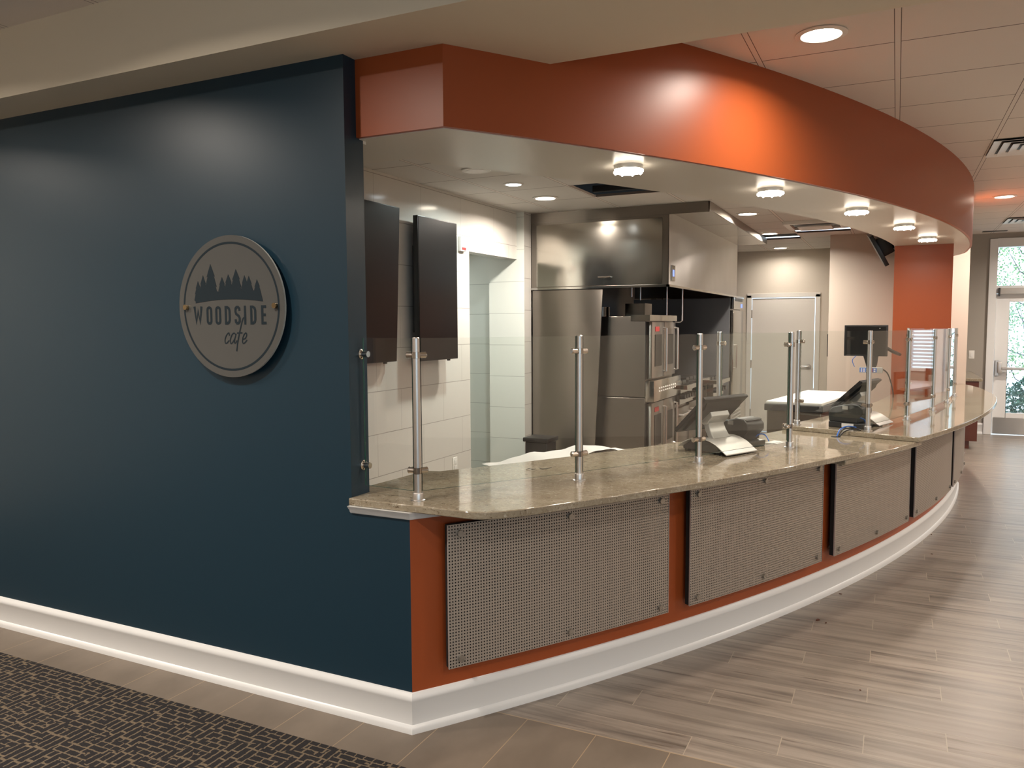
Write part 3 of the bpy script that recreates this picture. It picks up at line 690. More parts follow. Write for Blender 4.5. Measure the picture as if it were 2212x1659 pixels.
# letters of WOODSIDE as stroked outlines (condensed caps)
LAY = [0]
def stroke(paths, name, wd, closed=False):
    b = B()
    for pth in paths:
        LAY[0] += 1; yy = sf-.0009-.00003*LAY[0]
        P2 = [Vector(p) for p in pth]
        wds = wd if isinstance(wd, (list, tuple)) else None
        L_ = []; R2 = []
        cl = (P2[0]-P2[-1]).length < 1e-6
        if cl: P2 = P2[:-1]
        n_ = len(P2)
        for i in range(n_):
            a = P2[(i-1) % n_] if (cl or i) else P2[i]; c_ = P2[(i+1) % n_] if (cl or i < n_-1) else P2[i]
            e1 = (P2[i]-a); e2 = (c_-P2[i]); e1 = e1.normalized() if e1.length > 1e-9 else e2.normalized(); e2 = e2.normalized() if e2.length > 1e-9 else e1
            n1 = Vector((-e1.y, e1.x)); n2 = Vector((-e2.y, e2.x)); m_ = (n1+n2); m_ = m_.normalized() if m_.length > 1e-6 else n1
            k_ = min(2.0, 1/max(.3, m_.dot(n1))); L_.append(P2[i]+m_*wd/2*k_); R2.append(P2[i]-m_*wd/2*k_)
        idx = range(n_ if cl else n_-1)
        for i in idx:
            j = (i+1) % n_
            b._f([b._v((q.x, yy, q.y)) for q in (L_[i], L_[j], R2[j], R2[i])])
    return b.build(name, M['signink'], sg)
LH = .080; LZ = -.077
def rr(x0, x1, z0, z1, r=.009, n_=4):
    o = []
    for cx_, cz_, a0 in ((x1-r, z0+r, -90), (x1-r, z1-r, 0), (x0+r, z1-r, 90), (x0+r, z0+r, 180)):
        for k in range(n_+1): t = R(a0+90*k/n_); o.append((cx_+r*math.cos(t), cz_+r*math.sin(t)))
    o.append(o[0]); return o
W_ = .0115; h2 = W_/2; z0, z1 = LZ+h2, LZ+LH-h2
stroke([[(-.210, LZ+LH), (-.200, LZ+.012), (-.189, LZ+LH*.74), (-.178, LZ+.012), (-.168, LZ+LH)]], 'letter_w', W_*1.15)
for x in (-.133, -.081): stroke([rr(x, x+.022, z0, z1, .0105)], 'letter_o', W_)
def D(x): return [[(x, z0), (x+.010, z0), (x+.018, z0+.005), (x+.022, z0+.014), (x+.022, z1-.014), (x+.018, z1-.005), (x+.010, z1), (x, z1), (x, z0)]]
stroke(D(-.026), 'letter_d', W_)
x = .030; k_ = .8
stroke([[(x+.029*k_, z1-.016), (x+.028*k_, z1-.006), (x+.020*k_, z1), (x+.009*k_, z1), (x+.001, z1-.006), (x, z1-.019), (x+.005*k_, z1-.029), (x+.023*k_, z0+.031), (x+.029*k_, z0+.021), (x+.028*k_, z0+.007), (x+.020*k_, z0), (x+.009*k_, z0), (x+.001, z0+.006), (x, z0+.017)]], 'letter_s', W_)
stroke([[(.084, LZ), (.084, LZ+LH)]], 'letter_i', W_)
stroke(D(.119), 'letter_d', W_)
x = .180; stroke([[(x+.022, z1), (x, z1), (x, z0), (x+.022, z0)], [(x, LZ+LH/2), (x+.019, LZ+LH/2)]], 'letter_e', W_)
# cafe, slanted script
def bez(pts, n_=10):
    out = []
    ps = [Vector(p) for p in pts]
    for i in range(len(ps)-1):
        p0 = ps[max(i-1, 0)]; p1 = ps[i]; p2 = ps[i+1]; p3 = ps[min(i+2, len(ps)-1)]
        for k in range(n_):
            t = k/n_; q = .5*((2*p1)+(p2-p0)*t+(2*p0-5*p1+4*p2-p3)*t*t+(3*p1-p0-3*p2+p3)*t**3); out.append((q.x, q.y))
    out.append(tuple(ps[-1])); return out
cx_ = -.037; cz_ = -.158; s_ = 1.0
def sh(pts): return [(cx_+u*.96+.22*v*1.1, cz_+v*1.12) for u, v in pts]
stroke([bez(sh([(.022, .030), (.018, .040), (.010, .038), (.001, .026), (-.001, .012), (.005, .001), (.013, .002), (.024, .012)]))], 'letter_c', .0052)
stroke([bez(sh([(.058, .034), (.048, .040), (.036, .032), (.031, .014), (.036, .001), (.046, .004), (.057, .020), (.060, .036)])), bez(sh([(.061, .038), (.057, .018), (.058, .004), (.064, .002), (.072, .012)]))], 'letter_a', .0052)
stroke([bez(sh([(.104, .088), (.098, .098), (.090, .094), (.085, .075), (.080, .040), (.077, .0), (.078, -.030)])), sh([(.066, .040), (.098, .041)])], 'letter_f', .0062)
stroke([bez(sh([(.106, .016), (.118, .020), (.124, .030), (.120, .040), (.111, .037), (.104, .024), (.104, .010), (.110, .001), (.120, .004), (.130, .014)]))], 'letter_e', .0052)
for sx in (-.255, .255):
    B().cyl((sx, 0, 0), (sx, sf-.012, 0), .0075, seg=14).build('standoff', M['brass'], sg); B().cyl((sx, sf-.002, 0), (sx, sf-.014, 0), .0115, seg=18).build('standoff_cap', M['brass'], sg)

# ================================================================== LIGHT FITTINGS
def downlight(x, y, z, power, label, r=.085, color=WARM, glow='glowhall', group='recessed downlights in the hall ceiling'):
    e = empty('downlight', (x, y, z), 0, label, 'ceiling light', group)
    b = B(); n_ = 28
    ring = [(r*1.0, -.001), (r*1.28, -.001), (r*1.30, -.006), (r*1.02, -.010), (r*.98, -.004)]
    rows = [[(q*math.cos(2*PI*k/n_), q*math.sin(2*PI*k/n_), zz) for k in range(n_)] for q, zz in ring]; rows.append(rows[0]); b.strip(rows, True, True); b.build('trim_ring', M['whiteplastic'], e)
    B().cyl((0, 0, -.0035), (0, 0, -.006), r*1.0, seg=28).build('lens', M[glow], e)
    l = area('downlight_lamp', (x, y, z-.012), power, r*1.7, color, 160); return e
hl = ['bright recessed downlight beside the beam, in the hall ceiling', 'small recessed downlight at the far right of the hall ceiling']
for i, (x, y) in enumerate(HALL): downlight(x, y, HZ, HALLP[i], hl[i] if i < 2 else 'unseen recessed hall downlight out of the picture to the right', group='recessed downlights in the hall ceiling')
for i, (x, y) in enumerate(FRONT): downlight(x, y, FZ, FRONTP[i], 'recessed downlight above the carpeted front area', group='downlights above the carpet')
kl = ['bright recessed light left of the missing ceiling tile', 'smaller cool white recessed light above the wall screens', 'recessed kitchen light nearest the hood flange', 'recessed kitchen light by the dark ceiling slot', 'farthest recessed kitchen light above the white door', 'added unseen kitchen light behind the soffit, above the prep fridge']
for (x, y, pw, r, c), l in zip(KLIT, kl): downlight(x, y, KZ, pw, l, r, c, 'glowcool' if c is COOL else 'glowhall', 'recessed lights in the kitchen ceiling')
e = empty('ceiling_speaker', (-2.661, 4.93, KZ), 0, 'round grey ceiling speaker above the wall screens', 'speaker')
B().cyl((0, 0, -.001), (0, 0, -.008), .105, .100, seg=28).build('trim_ring', M['whiteplastic'], e); B().cyl((0, 0, -.007), (0, 0, -.0095), .070, seg=24).build('grille', M['ventmetal'], e)
area('alcove_lamp', (-4.2, 6.4, 2.42), 5.5, .3, (.93, 1, .95), 170)
# puck lights beneath the soffit
for th, r_, l in ((-30.05, 12.01, 'puck light nearest the viewer'), (-24.76, 12.01, 'second puck light'), (-19.36, 11.98, 'third puck light'), (-13.99, 11.945, 'fourth puck light'), (-8.7, 11.92, 'farthest puck light, above the orange column')):
    x, y = pol(r_, th); e = empty('puck_light', (x, y, 2.372), 0, 'crystal '+l+' under the curved soffit', 'ceiling light', 'crystal puck lights under the soffit')
    B().cyl((0, 0, 0), (0, 0, -.020), .068, seg=28).build('ring', M['silver'], e)
    b = B(); pts = []
    for k in range(64): t = 2*PI*k/64; q = .068+.006*math.cos(8*t); pts.append((q*math.cos(t), q*math.sin(t)))
    b.prism([(p[0]*.93, p[1]*.93) for p in pts], -.024, -.020); b.prism(pts, -.033, -.024); b.prism([(p[0]*.8, p[1]*.8) for p in pts], -.037, -.033)
    for k in range(8): t = 2*PI*k/8; b.cyl((.064*math.cos(t), .064*math.sin(t), -.033), (.064*math.cos(t), .064*math.sin(t), -.040), .008, .003, seg=8)
    b.build('crystal', M['crystal'], e)
    area('puck_lamp', (x, y, 2.372-.047), 4.2, .12, WARM, 165)

# ceiling vents
def vent(x0, y0, z, label, s=.61):
    e = empty('ceiling_vent', (x0+s/2, y0+s/2, z), 0, label, 'vent', 'square ceiling air diffusers')
    for k, (q, dz) in enumerate(((.300, -.016), (.236, -.019), (.172, -.021), (.108, -.023))):
        b = B(); i_ = q-.052
        o_ = [(-q, -q), (q, -q), (q, q), (-q, q)]; n_ = [(-i_, -i_), (i_, -i_), (i_, i_), (-i_, i_)]
        for m_ in range(4):
            a, c_ = o_[m_], o_[(m_+1) % 4]; d_, f_ = n_[(m_+1) % 4], n_[m_]
            b.quad((*a, dz), (*c_, dz), (*d_, dz+.012), (*f_, dz+.012)); b.quad((*a, dz+.003), (*c_, dz+.003), (*d_, dz+.015), (*f_, dz+.015)); b.quad((*a, dz), (*c_, dz), (*c_, dz+.003), (*a, dz+.003)); b.quad((*d_, dz+.012), (*f_, dz+.012), (*f_, dz+.015), (*d_, dz+.015))
        b.build('louver', M['ventmetal'], e)
    B().box(-.3, .3, -.3, .3, -.0015, -.0005).build('backing', M['darkgrey'], e)
    return e
vent(.575, 6.55, HZ, 'larger silver air diffuser at the right edge of the hall ceiling')
vent(1.185, 11.43, HZ, 'smaller far silver air diffuser in the hall ceiling')
for x0, l in ((1.05, 'dark linear ceiling slot above the exit door frame, left piece'), (1.55, 'dark linear ceiling slot above the exit door frame, right piece')):
    tag(B().box(x0, x0+.30, 12.95, 13.05, HZ-.006, HZ-.001).build('slot_diffuser', M['darkgrey']), l, 'vent', 'linear slots above the exit door')
# hanging diffuser beside the open tile in the kitchen
e = empty('open_diffuser', (-.81, 9.16, KZ), 0, 'white cassette diffuser hanging open in the kitchen ceiling', 'vent')
b = B()
for x0, x1, y0, y1 in ((-.30, .30, -.30, -.24), (-.30, .30, .24, .30), (-.30, -.24, -.24, .24), (.24, .30, -.24, .24)): b.box(x0, x1, y0, y1, -.035, -.001)
b.build('frame', M['whiteplastic'], e); B().box(-.17, .17, -.17, .17, -.06, -.04, .01).build('plate', M['whiteplastic'], e); B().box(-.25, .25, -.25, .25, -.012, -.003).build('duct', M['darkgrey'], e)
for x0, x1, y0, l in ((-1.11, -.50, 10.02, 'metal channel spanning the open ceiling slot by the diffuser'), (-1.72, -1.11, 10.63, 'metal channel in the open slot above the hood end'), (-2.33, -1.72, 6.36, 'perforated metal channel along the missing ceiling tile')):
    tag(B().box(x0+.01, x1-.01, y0-.02, y0+.03, KZ+.03, KZ+.08).build('ceiling_channel', M['knobsteel'] if y0 > 9 else M['darkgrey']), l, 'channel', 'metal channels in the open ceiling tiles')

# ================================================================== KITCHEN OBJECTS
def tv(y0, y1, z0, z1, xb, xt, label):
    e = empty('wall_screen', (XK, (y0+y1)/2, z0), 0, label, 'screen', 'portrait black screens on the tiled wall')
    tilt = math.atan2(xt-xb, z1-z0); hw = (y1-y0)/2; H = z1-z0
    T = Matrix.Translation((xb-XK, 0, 0)) @ Matrix.Rotation(tilt, 4, 'Y')
    B(T).box(-.045, -.003, -hw, hw, 0, H, .003).build('case', M['black'], e)
    B(T).box(-.003, 0, -hw+.006, hw-.006, .008, H-.006).build('panel', M['screen'], e)
    B(T).box(-.085, -.045, -hw+.05, hw-.05, H*.2, H*.8).build('back_box', M['black'], e)
    B().box(.0, xb-XK-.03, -.12, .12, H*.4, H*.6).build('bracket', M['black'], e)
    B(T).box(-.03, -.01, hw*.55, hw*.62, -.012, 0).build('sensor', M['black'], e)
tv(4.17, 4.752, 1.365, 2.455, -3.224, -3.18, 'portrait black wall screen partly hidden by the blue wall end')
tv(4.985, 5.558, 1.355, 2.432, -3.18, -3.18, 'fully visible portrait black wall screen left of the doorway')
e = empty('strobe_alarm', (XK, 5.83, 2.31), 0, 'small clear and white fire alarm on the tiled wall above the doorway', 'alarm')
B().box(0, .03, -.05, .05, -.07, .05, .004).build('base', M['whiteplastic'], e); B().cyl((.03, 0, .01), (.07, 0, .01), .038, .03, seg=16).build('dome', M['glass'], e); B().box(.03, .034, -.03, .03, -.06, -.04).build('red_lettering', M['redlabel'], e)
e = empty('wall_outlet', (XK, 5.69, .46), 0, 'white double outlet low on the tiled wall', 'outlet')
B().box(0, .006, -.036, .036, -.06, .06, .002).build('plate', M['whiteplastic'], e)
for zz in (-.025, .022): B().box(.006, .009, -.016, .016, zz-.014, zz+.014).build('socket', M['paper'], e)
tag(B().box(-.82, -.757, 10.499, 10.503, 1.2, 1.49).build('x', M['black']), 'q', 'q') if 0 else None
tag(B().box(-.775, -.757, 10.62, 10.9, 1.21, 1.49, .003).build('wall_panel', M['black']), 'thin black panel on the wall corner right of the white door', 'panel')
# hood
hd = empty('range_hood', (-3.22, 7.075, 1.97), 0, 'large stainless extractor hood hanging from the kitchen ceiling', 'hood')
HX = 1.36; HY = 3.40
b = B(); b.box(0, HX, 0, .004, 0, .728); b.box(HX-.004, HX, 0, HY, 0, .728); b.box(0, HX, HY-.004, HY, 0, .728); b.box(.02, HX-.02, .02, HY-.02, .35, .36)
b.build('body', M['steel'], hd)
b = B(); b.box(.0, HX+.004, -.004, .02, -.008, .012); b.box(HX-.02, HX+.004, -.004, HY, -.008, .012); b.build('bottom_rim', M['steelsheet'], hd)
b = B(); b.box(.06, HX-.06, -.007, -.004, .02, .61); b.build('end_cover', M['steelsheet'], hd)
b = B(); b.tube([(.70, -.006, .095), (.70, -.035, .095), (.82, -.035, .095), (.82, -.006, .095)], .006); b.build('handle', M['chrome'], hd)
b = B(); b.box(.0, HX+.36, -.006, .0, .635, .728); b.build('top_flange', M['steel'], hd)
b = B(); b.box(HX+.352, HX+.36, -.006, HY+.0, .655, .728); b.build('flange_front', M['knobsteel'], hd)
for k in range(3): B().box(HX+.002, HX+.352, k*HY/3+.004, (k+1)*HY/3-.004, .656, .662).build('soffit_panel', M['steelsheet'], hd)
b = B(); b.box(HX, HX+.006, .09, .21, .05, .19); b.build('control_plate', M['steelsheet'], hd)
B().box(HX+.006, HX+.008, .125, .175, .09, .15).build('display', M['blueled'], hd)
for (px_, py_, ln) in ((.80, .7, .07), (.86, .8, .10)): B().cyl((px_, py_, .34), (px_, py_, -ln), .008, seg=8).build('nozzle', M['steel_tube'], hd)
b = B(); b.tube([(1.10, .93, .35), (1.10, .93, -.10), (1.10, .93, -.30)], .009); b.build('pipe', M['steel_tube'], hd)
b = B(); b.tube([(1.26, .93, .35), (1.26, .93, -.31), (1.24, .93, -.325), (1.19, .93, -.325)], .008); b.build('pipe', M['steel_tube'], hd)
# end panels
tag(B().extr([(-3.21, .01), (-2.585, .01), (-2.49, 1.955), (-3.21, 1.955)], 1, 7.085, 7.10).build('splash_panel', M['steel']), 'tapered stainless end panel below the near end of the hood', 'panel', 'stainless end panels of the hood')
tag(B().extr([(-3.21, .01), (-1.94, .01), (-1.93, 1.955), (-3.21, 1.955)], 1, 10.40, 10.415).build('splash_panel', M['bluesteel']), 'bluish stainless end panel below the far end of the hood', 'panel', 'stainless end panels of the hood')
# double convection oven
ov = empty('double_oven', (-3.05, 7.24, 0), 0, 'tall stainless double-stacked convection oven under the hood', 'oven')
D_ = .93; WY = 1.0
b = B(); b.box(0, D_, 0, WY, .15, .925); b.box(0, D_, 0, WY, .935, 1.70); b.build('body', M['ovensteel'], ov, bevel=.003)
b = B(); b.box(D_-.14, D_+.045, -.006, WY+.006, 1.655, 1.712); b.build('top_cap', M['steelsheet'], ov)
for z0_, z1_ in ((1.10, 1.645), (.33, .87)):
    b = B(); b.box(D_, D_+.004, .0, WY, z0_, z1_+.005); b.build('door_gap', M['black'], ov)
    for y0_, y1_ in ((.055, .49), (.50, .93)):
        d_ = B().box(D_+.004, D_+.05, y0_, y1_, z0_+.01, z1_, .003).build('door', M['steel'], ov)
        B().box(D_+.050, D_+.054, y0_+.10, y1_-.10, z0_+.12, z1_-.12).build('window', M['screen'], d_)
        B().tube([(D_+.05, y1_-.04, z0_+.06), (D_+.085, y1_-.04, z0_+.06), (D_+.085, y1_-.04, z1_-.06), (D_+.05, y1_-.04, z1_-.06)], .012).build('handle', M['steel_tube'], d_)
    B().box(D_+.050, D_+.053, .16, .30, z1_-.09, z1_-.045).build('red_label', M['redlabel'], ov)
for z0_, z1_ in ((.89, 1.09), (.14, .32)):
    d_ = B().box(D_, D_+.085, .01, WY+.04, z0_, z1_, .003).build('control_panel', M['steelsheet'], ov)
    for j in range(2):
        for k in range(9): B().box(D_+.085, D_+.087, .18+k*.075, .225+k*.075, z0_+.085+j*.03, z0_+.098+j*.03).build('vent_slot', M['whiteplastic'], d_)
b = B(); b.cyl((.35, .4, 1.70), (.35, .4, 1.80), .09, seg=16); b.build('flue', M['darksteel'], ov); B().box(.62, .82, .35, .6, 1.70, 1.83).build('motor_box', M['steel'], ov)
for fx_, fy_ in ((.05, .05), (.05, .95), (.88, .05), (.88, .95)): B().cyl((fx_, fy_, 0), (fx_, fy_, .15), .02).build('leg', M['steel_tube'], ov)
# ranges
def cooker(y0, wy, xf, zt, label, nk, name='gas_range', cat='range'):
    e = empty(name, (-3.1, y0, 0), 0, label, cat, 'cooking line under the hood'); D_ = xf+3.1
    b = B(); b.box(0, D_-.06, 0, wy, .12, zt-.06); b.build('body', M['steel'], e, bevel=.003)
    b = B(); b.box(0, D_+.10, 0, wy, zt-.06, zt-.01); b.build('front_ledge', M['steelsheet'], e, bevel=.004)
    b = B(); b.box(.02, .07, 0, wy, zt, zt+.35); b.build('back_guard', M['steel'], e)
    for k in range(3): B().box(.1, D_-.05, .04+k*(wy-.04)/3, .01+(k+1)*(wy-.04)/3, zt-.01, zt+.012).build('grate', M['black'], e)
    p_ = B().box(D_-.06, D_+.02, 0.0, wy, zt-.22, zt-.06).build('control_panel', M['steelsheet'], e)
    for k in range(nk): B().cyl((D_+.02, .07+k*(wy-.14)/(nk-1), zt-.14), (D_+.065, .07+k*(wy-.14)/(nk-1), zt-.14), .030, .026, seg=16).build('knob', M['black'], p_)
    d_ = B().box(D_-.06, D_-.01, .03, wy-.03, .17, zt-.27, .004).build('door', M['steel'], e)
    B().tube([(D_-.01, .08, zt-.34), (D_+.04, .08, zt-.34), (D_+.04, wy-.08, zt-.34), (D_-.01, wy-.08, zt-.34)], .012).build('handle', M['steel_tube'], d_)
    for fx_, fy_ in ((.05, .05), (.05, wy-.05), (D_-.12, .05), (D_-.12, wy-.05)): B().cyl((fx_, fy_, 0), (fx_, fy_, .12), .02).build('leg', M['steel_tube'], e)
cooker(8.34, .60, -2.08, .985, 'stainless gas range with black knobs right of the double oven', 5)
cooker(8.96, .60, -2.10, 1.0, 'second stainless range with black knobs behind the near register', 5)
cooker(9.58, .62, -1.98, .96, 'stainless griddle range at the far end of the cooking line', 4)
tag(B().box(-2.6, -2.2, 8.42, 8.425, 1.0, 1.5).build('q', M['black']), 'q', 'q') if 0 else None
# tall fridge
fg = empty('tall_fridge', (-2.75, 10.49, 0), 0, 'tall stainless reach-in fridge between the hood and the white door', 'fridge')
b = B(); b.box(0, .80, 0, .74, .10, 1.99); b.build('cabinet', M['steel'], fg, bevel=.004)
B().box(.80, .85, .01, .73, .60, 1.80, .004).build('door', M['steelsheet'], fg)
b = B(); b.box(.80, .85, .0, .74, 1.815, 1.995); b.build('header', M['steelsheet'], fg)
B().box(.85, .853, .12, .62, 1.92, 1.965).build('badge', M['black'], fg); B().box(.85, .853, .52, .62, 1.84, 1.89).build('display', M['blueled'], fg)
b = B(); b.tube([(.85, .06, 1.05), (.885, .06, 1.05), (.885, .06, 1.35), (.85, .06, 1.35)], .008); b.build('handle', M['steel_tube'], fg)
g_ = B().box(.80, .83, .01, .73, .12, .585).build('grille', M['steelsheet'], fg)
for k in range(9): B(Matrix.Translation((.835, 0, .16+k*.045)) @ Matrix.Rotation(R(35), 4, 'Y')).box(-.015, .015, .08, .66, -.002, .002).build('louver', M['silver'], g_)
for fx_, fy_ in ((.06, .06), (.06, .68), (.74, .06), (.74, .68)): B().cyl((fx_, fy_, 0), (fx_, fy_, .10), .022).build('leg', M['steel_tube'], fg)
# dark box standing in for a dark patch, prep table with paper, prep fridge
bn = empty('dark_box', (-2.94, 6.66, 0), 0, 'dark square box with a lid at the foot of the white tiled pier', 'bin')
b = B(); b.prism([(-.11, -.11), (.11, -.11), (.11, .11), (-.11, .11)], .0, .55); b.build('body', M['black'], bn, bevel=.01); B().box(-.13, .13, -.12, .12, .55, .59, .01).build('lid', M['black'], bn)
px_, py_ = pol(11.37, -29.0)
pt = empty('prep_table', (px_, py_, 0), R(-29.0), 'work table covered with loose white paper behind the near countertop', 'table')
B().box(-.15, .15, -.62, .55, .82, .85).build('tabletop', M['steel'], pt)
for fx_, fy_ in ((-.12, -.55), (.12, -.55), (-.12, .50), (.12, .50)): B().cyl((fx_, fy_, 0), (fx_, fy_, .82), .02).build('leg', M['steel_tube'], pt)
b = B(); rows = []
for i in range(31):
    y_ = -.56+.98*i/30; rows.append([(x_, y_, .008+.062*math.exp(-((y_-.10)/.20)**2)*(.75+.25*math.sin(9*x_+1))+.030*math.exp(-((y_+.25)/.18)**2)+.004*math.sin(9*x_+17*y_)+.003*math.sin(41*y_+15*x_)) for x_ in [-.14+.28*j/10 for j in range(11)]])
b.strip(rows, True); o = b.build('paper_sheet', M['paper']); o.location = (px_, py_, .856); o.rotation_euler = (0, 0, R(-29.0)); tag(o, 'rumpled white paper sheet spread behind the near countertop', 'paper')
pf = empty('prep_fridge', (-.62, 6.52, 0), R(-9), 'low prep fridge with a white cutting board top behind the far countertop', 'fridge')
b = B(); b.box(-.30, .115, 0, 1.25, .10, .93); b.build('cabinet', M['steel'], pf, bevel=.004); b = B(); b.box(-.32, .13, -.01, 1.26, .93, .985); b.build('rim', M['darkgrey'], pf, bevel=.006); B().box(-.31, .12, 0, 1.25, .985, 1.005, .004).build('cutting_board', M['whiteplastic'], pf)
for fx_, fy_ in ((-.26, .05), (-.26, 1.2), (.08, .05), (.08, 1.2)): B().cyl((fx_, fy_, 0), (fx_, fy_, .10), .02).build('caster', M['black'], pf)
# monitor on an arm
mn = empty('arm_monitor', (-.25, 8.0, 1.30), R(-6), 'black monitor on a wall arm left of the orange column', 'monitor')
b = B(); b.box(-.185, .185, -.012, .012, .02, .305, .004); b.build('case', M['black'], mn); B().box(-.170, .170, -.014, -.012, .035, .292).build('panel', M['screen'], mn)
b = B(); b.extr([(-.02, .03), (.11, .03), (.10, -.06), (.085, -.10), (.02, -.10), (.005, -.05)], 1, -.012, .012); b.build('mount_plate', M['black'], mn)
b = B(); b.tube([(.02, .03, .15), (.12, .10, .12), (.20, .22, .06), (.23, .55, .02)], .016); b.build('arm', M['black'], mn)
B().box(.115, .12, -.016, -.014, .27, .28).build('sticker', M['paper'], mn)
kp = empty('bump_bar', (-.20, 7.98, 1.165), R(-4), 'blue and grey kitchen keypad hanging under the black monitor', 'keypad')
B().box(-.10, .10, -.02, .02, 0, .055, .005).build('case', M['silver'], kp); B().box(-.092, .05, -.0215, -.0195, .008, .048).build('overlay', M['bluecable'], kp)
for k, mm in ((0, 'whiteplastic'), (1, 'whiteplastic'), (2, 'whiteplastic'), (3, 'yellow'), (4, 'redlabel'), (5, 'whiteplastic')):
    for j in range(2): B().box(-.085+k*.022, -.070+k*.022, -.023, -.0215, .012+j*.018, .024+j*.018).build('key', M[mm], kp)
cable([(-.10, 7.99, 1.20), (-.06, 8.02, 1.16), (-.03, 8.08, 1.07), (-.012, 8.2, .98), (-.010, 8.28, .93)], .006, M['brownplastic'], 'dark cable dangling from the keypad to the counter')
cable([(-.33, 7.99, 1.32), (-.36, 7.99, 1.28), (-.34, 7.99, 1.22)], .003, M['bluecable'], 'thin blue cable looping down beside the black monitor')
# ceiling hung screen seen from behind, tilted
cs = empty('ceiling_screen', (-.10, 9.2, 2.44), 0, 'black screen back hanging from the kitchen ceiling beside the orange column', 'screen')
T = Matrix.Rotation(R(-28), 4, 'Y') @ Matrix.Rotation(R(10), 4, 'X')
B(T).box(-.13, -.09, -.3, .3, -.16, .18, .004).build('case', M['black'], cs); B(T).box(-.09, .02, -.16, .16, -.08, .12, .01).build('back_box', M['darkgrey'], cs); B(T).box(.02, .05, -.1, .1, -.05, .02).build('bracket', M['black'], cs)
b = B(); b.tube([(.0, 0, .0), (.03, .02, .12), (.03, .02, .26)], .02); b.build('drop_pole', M['black'], cs)
# cherry cabinet beyond the pier
cb = empty('base_cabinet', (.515, 11.64, 0), 0, 'dark cherry base cabinet with a pale stone top beyond the white pier', 'cabinet')
b = B(); b.box(0, .37, .05, 1.65, .0, .105); b.box(0, .453, 0, 1.66, .105, .875); b.build('body', M['wood'], cb)
B().box(0, .49, -.02, 1.68, .876, .912).build('worktop', M['quartz'], cb, bevel=.004); B().box(0, .02, 0, 1.66, .912, 1.01).build('backsplash', M['quartz'], cb)
sw = empty('wall_switch', (1.0, YF, 1.16), 0, 'white light switch plate on the grey wall beside the exit door', 'switch')
B().box(-.036, .036, -.006, 0, -.06, .06, .002).build('plate', M['whiteplastic'], sw); B().box(-.015, .015, -.010, -.006, -.03, .03).build('rocker', M['paper'], sw)
# debris on the planks
for i, (x, y, l) in enumerate(((-.259, 5.036, 'crumb nearest the baseboard'), (-.342, 4.527, 'curled brown leaf scrap by the baseboard'), (.286, 6.773, 'tiny far crumb near the curve of the bar'), (.269, 6.195, 'small far crumb in the open floor'), (-.30, 4.50, 'small speck beside the curled leaf'), (-.10, 3.72, 'small dark chip on the planks'))):
    b = B(); s_ = .010 if i in (1, 0) else .005; pts = [(s_*random.uniform(.7, 1.6)*math.cos(2*PI*k/7), s_*random.uniform(.4, 1.0)*math.sin(2*PI*k/7)) for k in range(7)]
    b.prism(pts, 0, .003+.003*(i == 1)); o = b.build('floor_debris', M['wood']); o.location = (x, y, .0003); o.rotation_euler = (0, 0, i); tag(o, 'brown '+l+' on the floor', 'debris', 'brown debris on the plank floor')
# dining table + chairs by the window (only seen mirrored in the glass)
def chair(x, y, rz):
    e = empty('dining_chair', (x, y, 0), rz, 'dark wooden chair at the window table, mirrored in the glass guard', 'chair', 'chairs at the window table')
    B().box(-.2, .2, -.2, .2, .43, .47, .01).build('seat', M['wood'], e)
    for fx_, fy_ in ((-.18, -.18), (.18, -.18)): B().box(fx_-.018, fx_+.018, fy_-.018, fy_+.018, 0, .43).build('leg', M['wood'], e)
    for fx_ in (-.18, .18): B().box(fx_-.018, fx_+.018, .16, .196, 0, .92).build('leg', M['wood'], e)
    B().box(-.18, .18, .165, .19, .82, .92, .005).build('top_rail', M['wood'], e); B().box(-.18, .18, .165, .19, .60, .66).build('rail', M['wood'], e)
tb = empty('dining_table', (3.05, 11.75, 0), R(-8), 'long laminate table by the window, mirrored in the glass guard', 'table')
B().box(-.40, .40, -.95, .95, .72, .755, .006).build('tabletop', M['tablewood'], tb)
for fx_, fy_ in ((-.34, -.88), (.34, -.88), (-.34, .88), (.34, .88)): B().box(fx_-.03, fx_+.03, fy_-.03, fy_+.03, 0, .72).build('leg', M['wood'], tb)
chair(3.78, 12.55, R(-98)); chair(3.70, 11.6, R(-98)); chair(3.2, 12.98, R(-5))

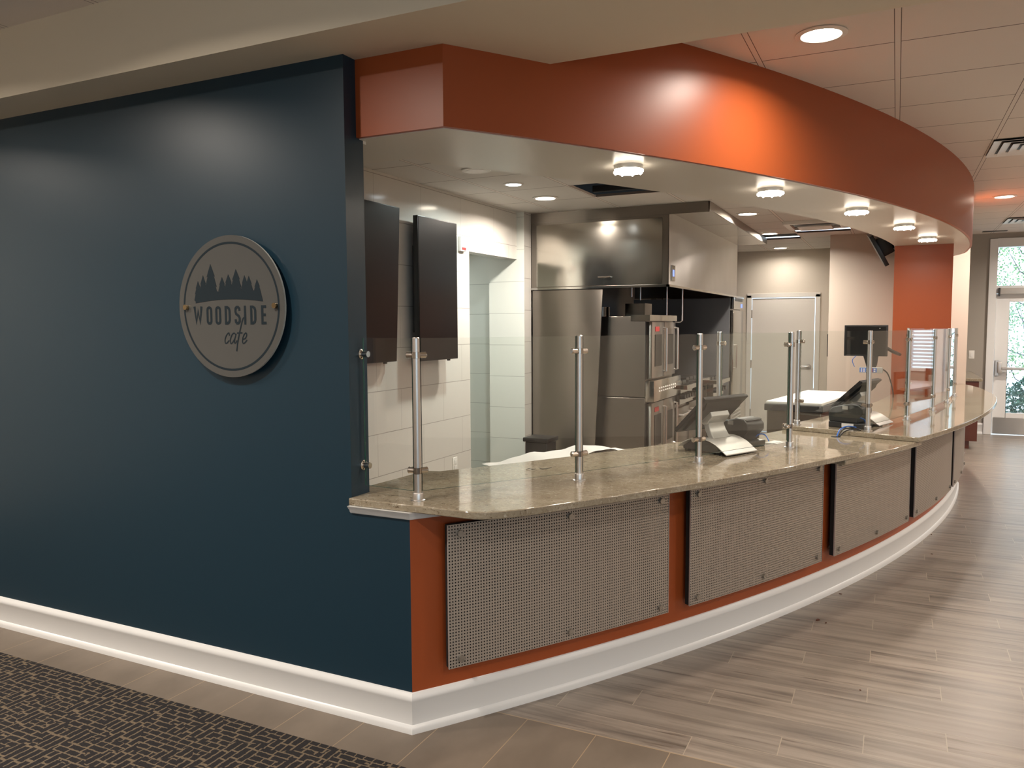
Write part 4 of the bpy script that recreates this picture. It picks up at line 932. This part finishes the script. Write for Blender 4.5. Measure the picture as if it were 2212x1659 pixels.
# ================================================================== OUTSIDE
B().box(-4, 12, YF+.15, 22, -.12, -.06).build('ground', M['mulch'], **ST)
B().box(-4, 12, YF+.15, 14.6, -.07, -.03).build('ground_path', M['path'], **ST)
B().box(-4, 12, 17.5, 21, -.06, -.04).build('ground_road', M['path'], **ST)
def leafcloud(b, c, rad, n_, s_, flat_=1.0):
    for _ in range(n_):
        while True:
            v = Vector((random.uniform(-1, 1), random.uniform(-1, 1), random.uniform(-1, 1)))
            if v.length < 1: break
        p = Vector(c)+Vector((v.x*rad[0], v.y*rad[1], v.z*rad[2])); d = Vector((random.gauss(0, 1), random.gauss(0, 1), random.gauss(0, 1))).normalized(); q = d.orthogonal().normalized()*s_*.45; L_ = d*s_
        b._f([b._v(p), b._v(p+L_*.5+q), b._v(p+L_), b._v(p+L_*.5-q)])
def tree(x, y, h_, label, n_=700):
    e = empty('young_tree', (x, y, -.07), 0, label, 'tree', 'young trees outside the exit door')
    b = B(); b.tube([(0, 0, 0), (.03, 0, h_*.4), (-.02, .03, h_*.8), (.0, .0, h_)], [.035, .028, .016, .006]); tips = []
    for k in range(16):
        z = h_*(.12+.05*k); a = k*2.4; L_ = .35+.35*random.random(); t = (math.cos(a)*L_, math.sin(a)*L_, z+.35+.25*random.random()); b.tube([(0, 0, z), (t[0]*.5, t[1]*.5, z+.12), t], [.012, .008, .003], 6); tips.append(t)
    b.build('trunk', M['bark'], e)
    b = B()
    for t in tips: leafcloud(b, (t[0]*.8, t[1]*.8, t[2]-.05), (.38, .38, .34), n_//4, .042)
    b.build('foliage', M['leaf'], e, kind='stuff')
tree(2.10, 16.3, 3.4, 'thin young tree just outside the exit door glass', 520); tree(1.45, 17.2, 4.2, 'second young tree seen through the transom', 620); tree(2.9, 17.0, 4.2, 'young tree farther right outside the exit door', 500)
e = empty('shrub', (1.98, 15.2, -.07), 0, 'low dark green shrub in the mulch outside the exit door', 'shrub')
b = B(); b.tube([(0, 0, 0), (.02, 0, .4)], [.02, .008]); b.build('stem', M['bark'], e); b = B(); leafcloud(b, (0, 0, .42), (.38, .38, .40), 900, .06); b.build('foliage', M['leaf2'], e, kind='stuff')
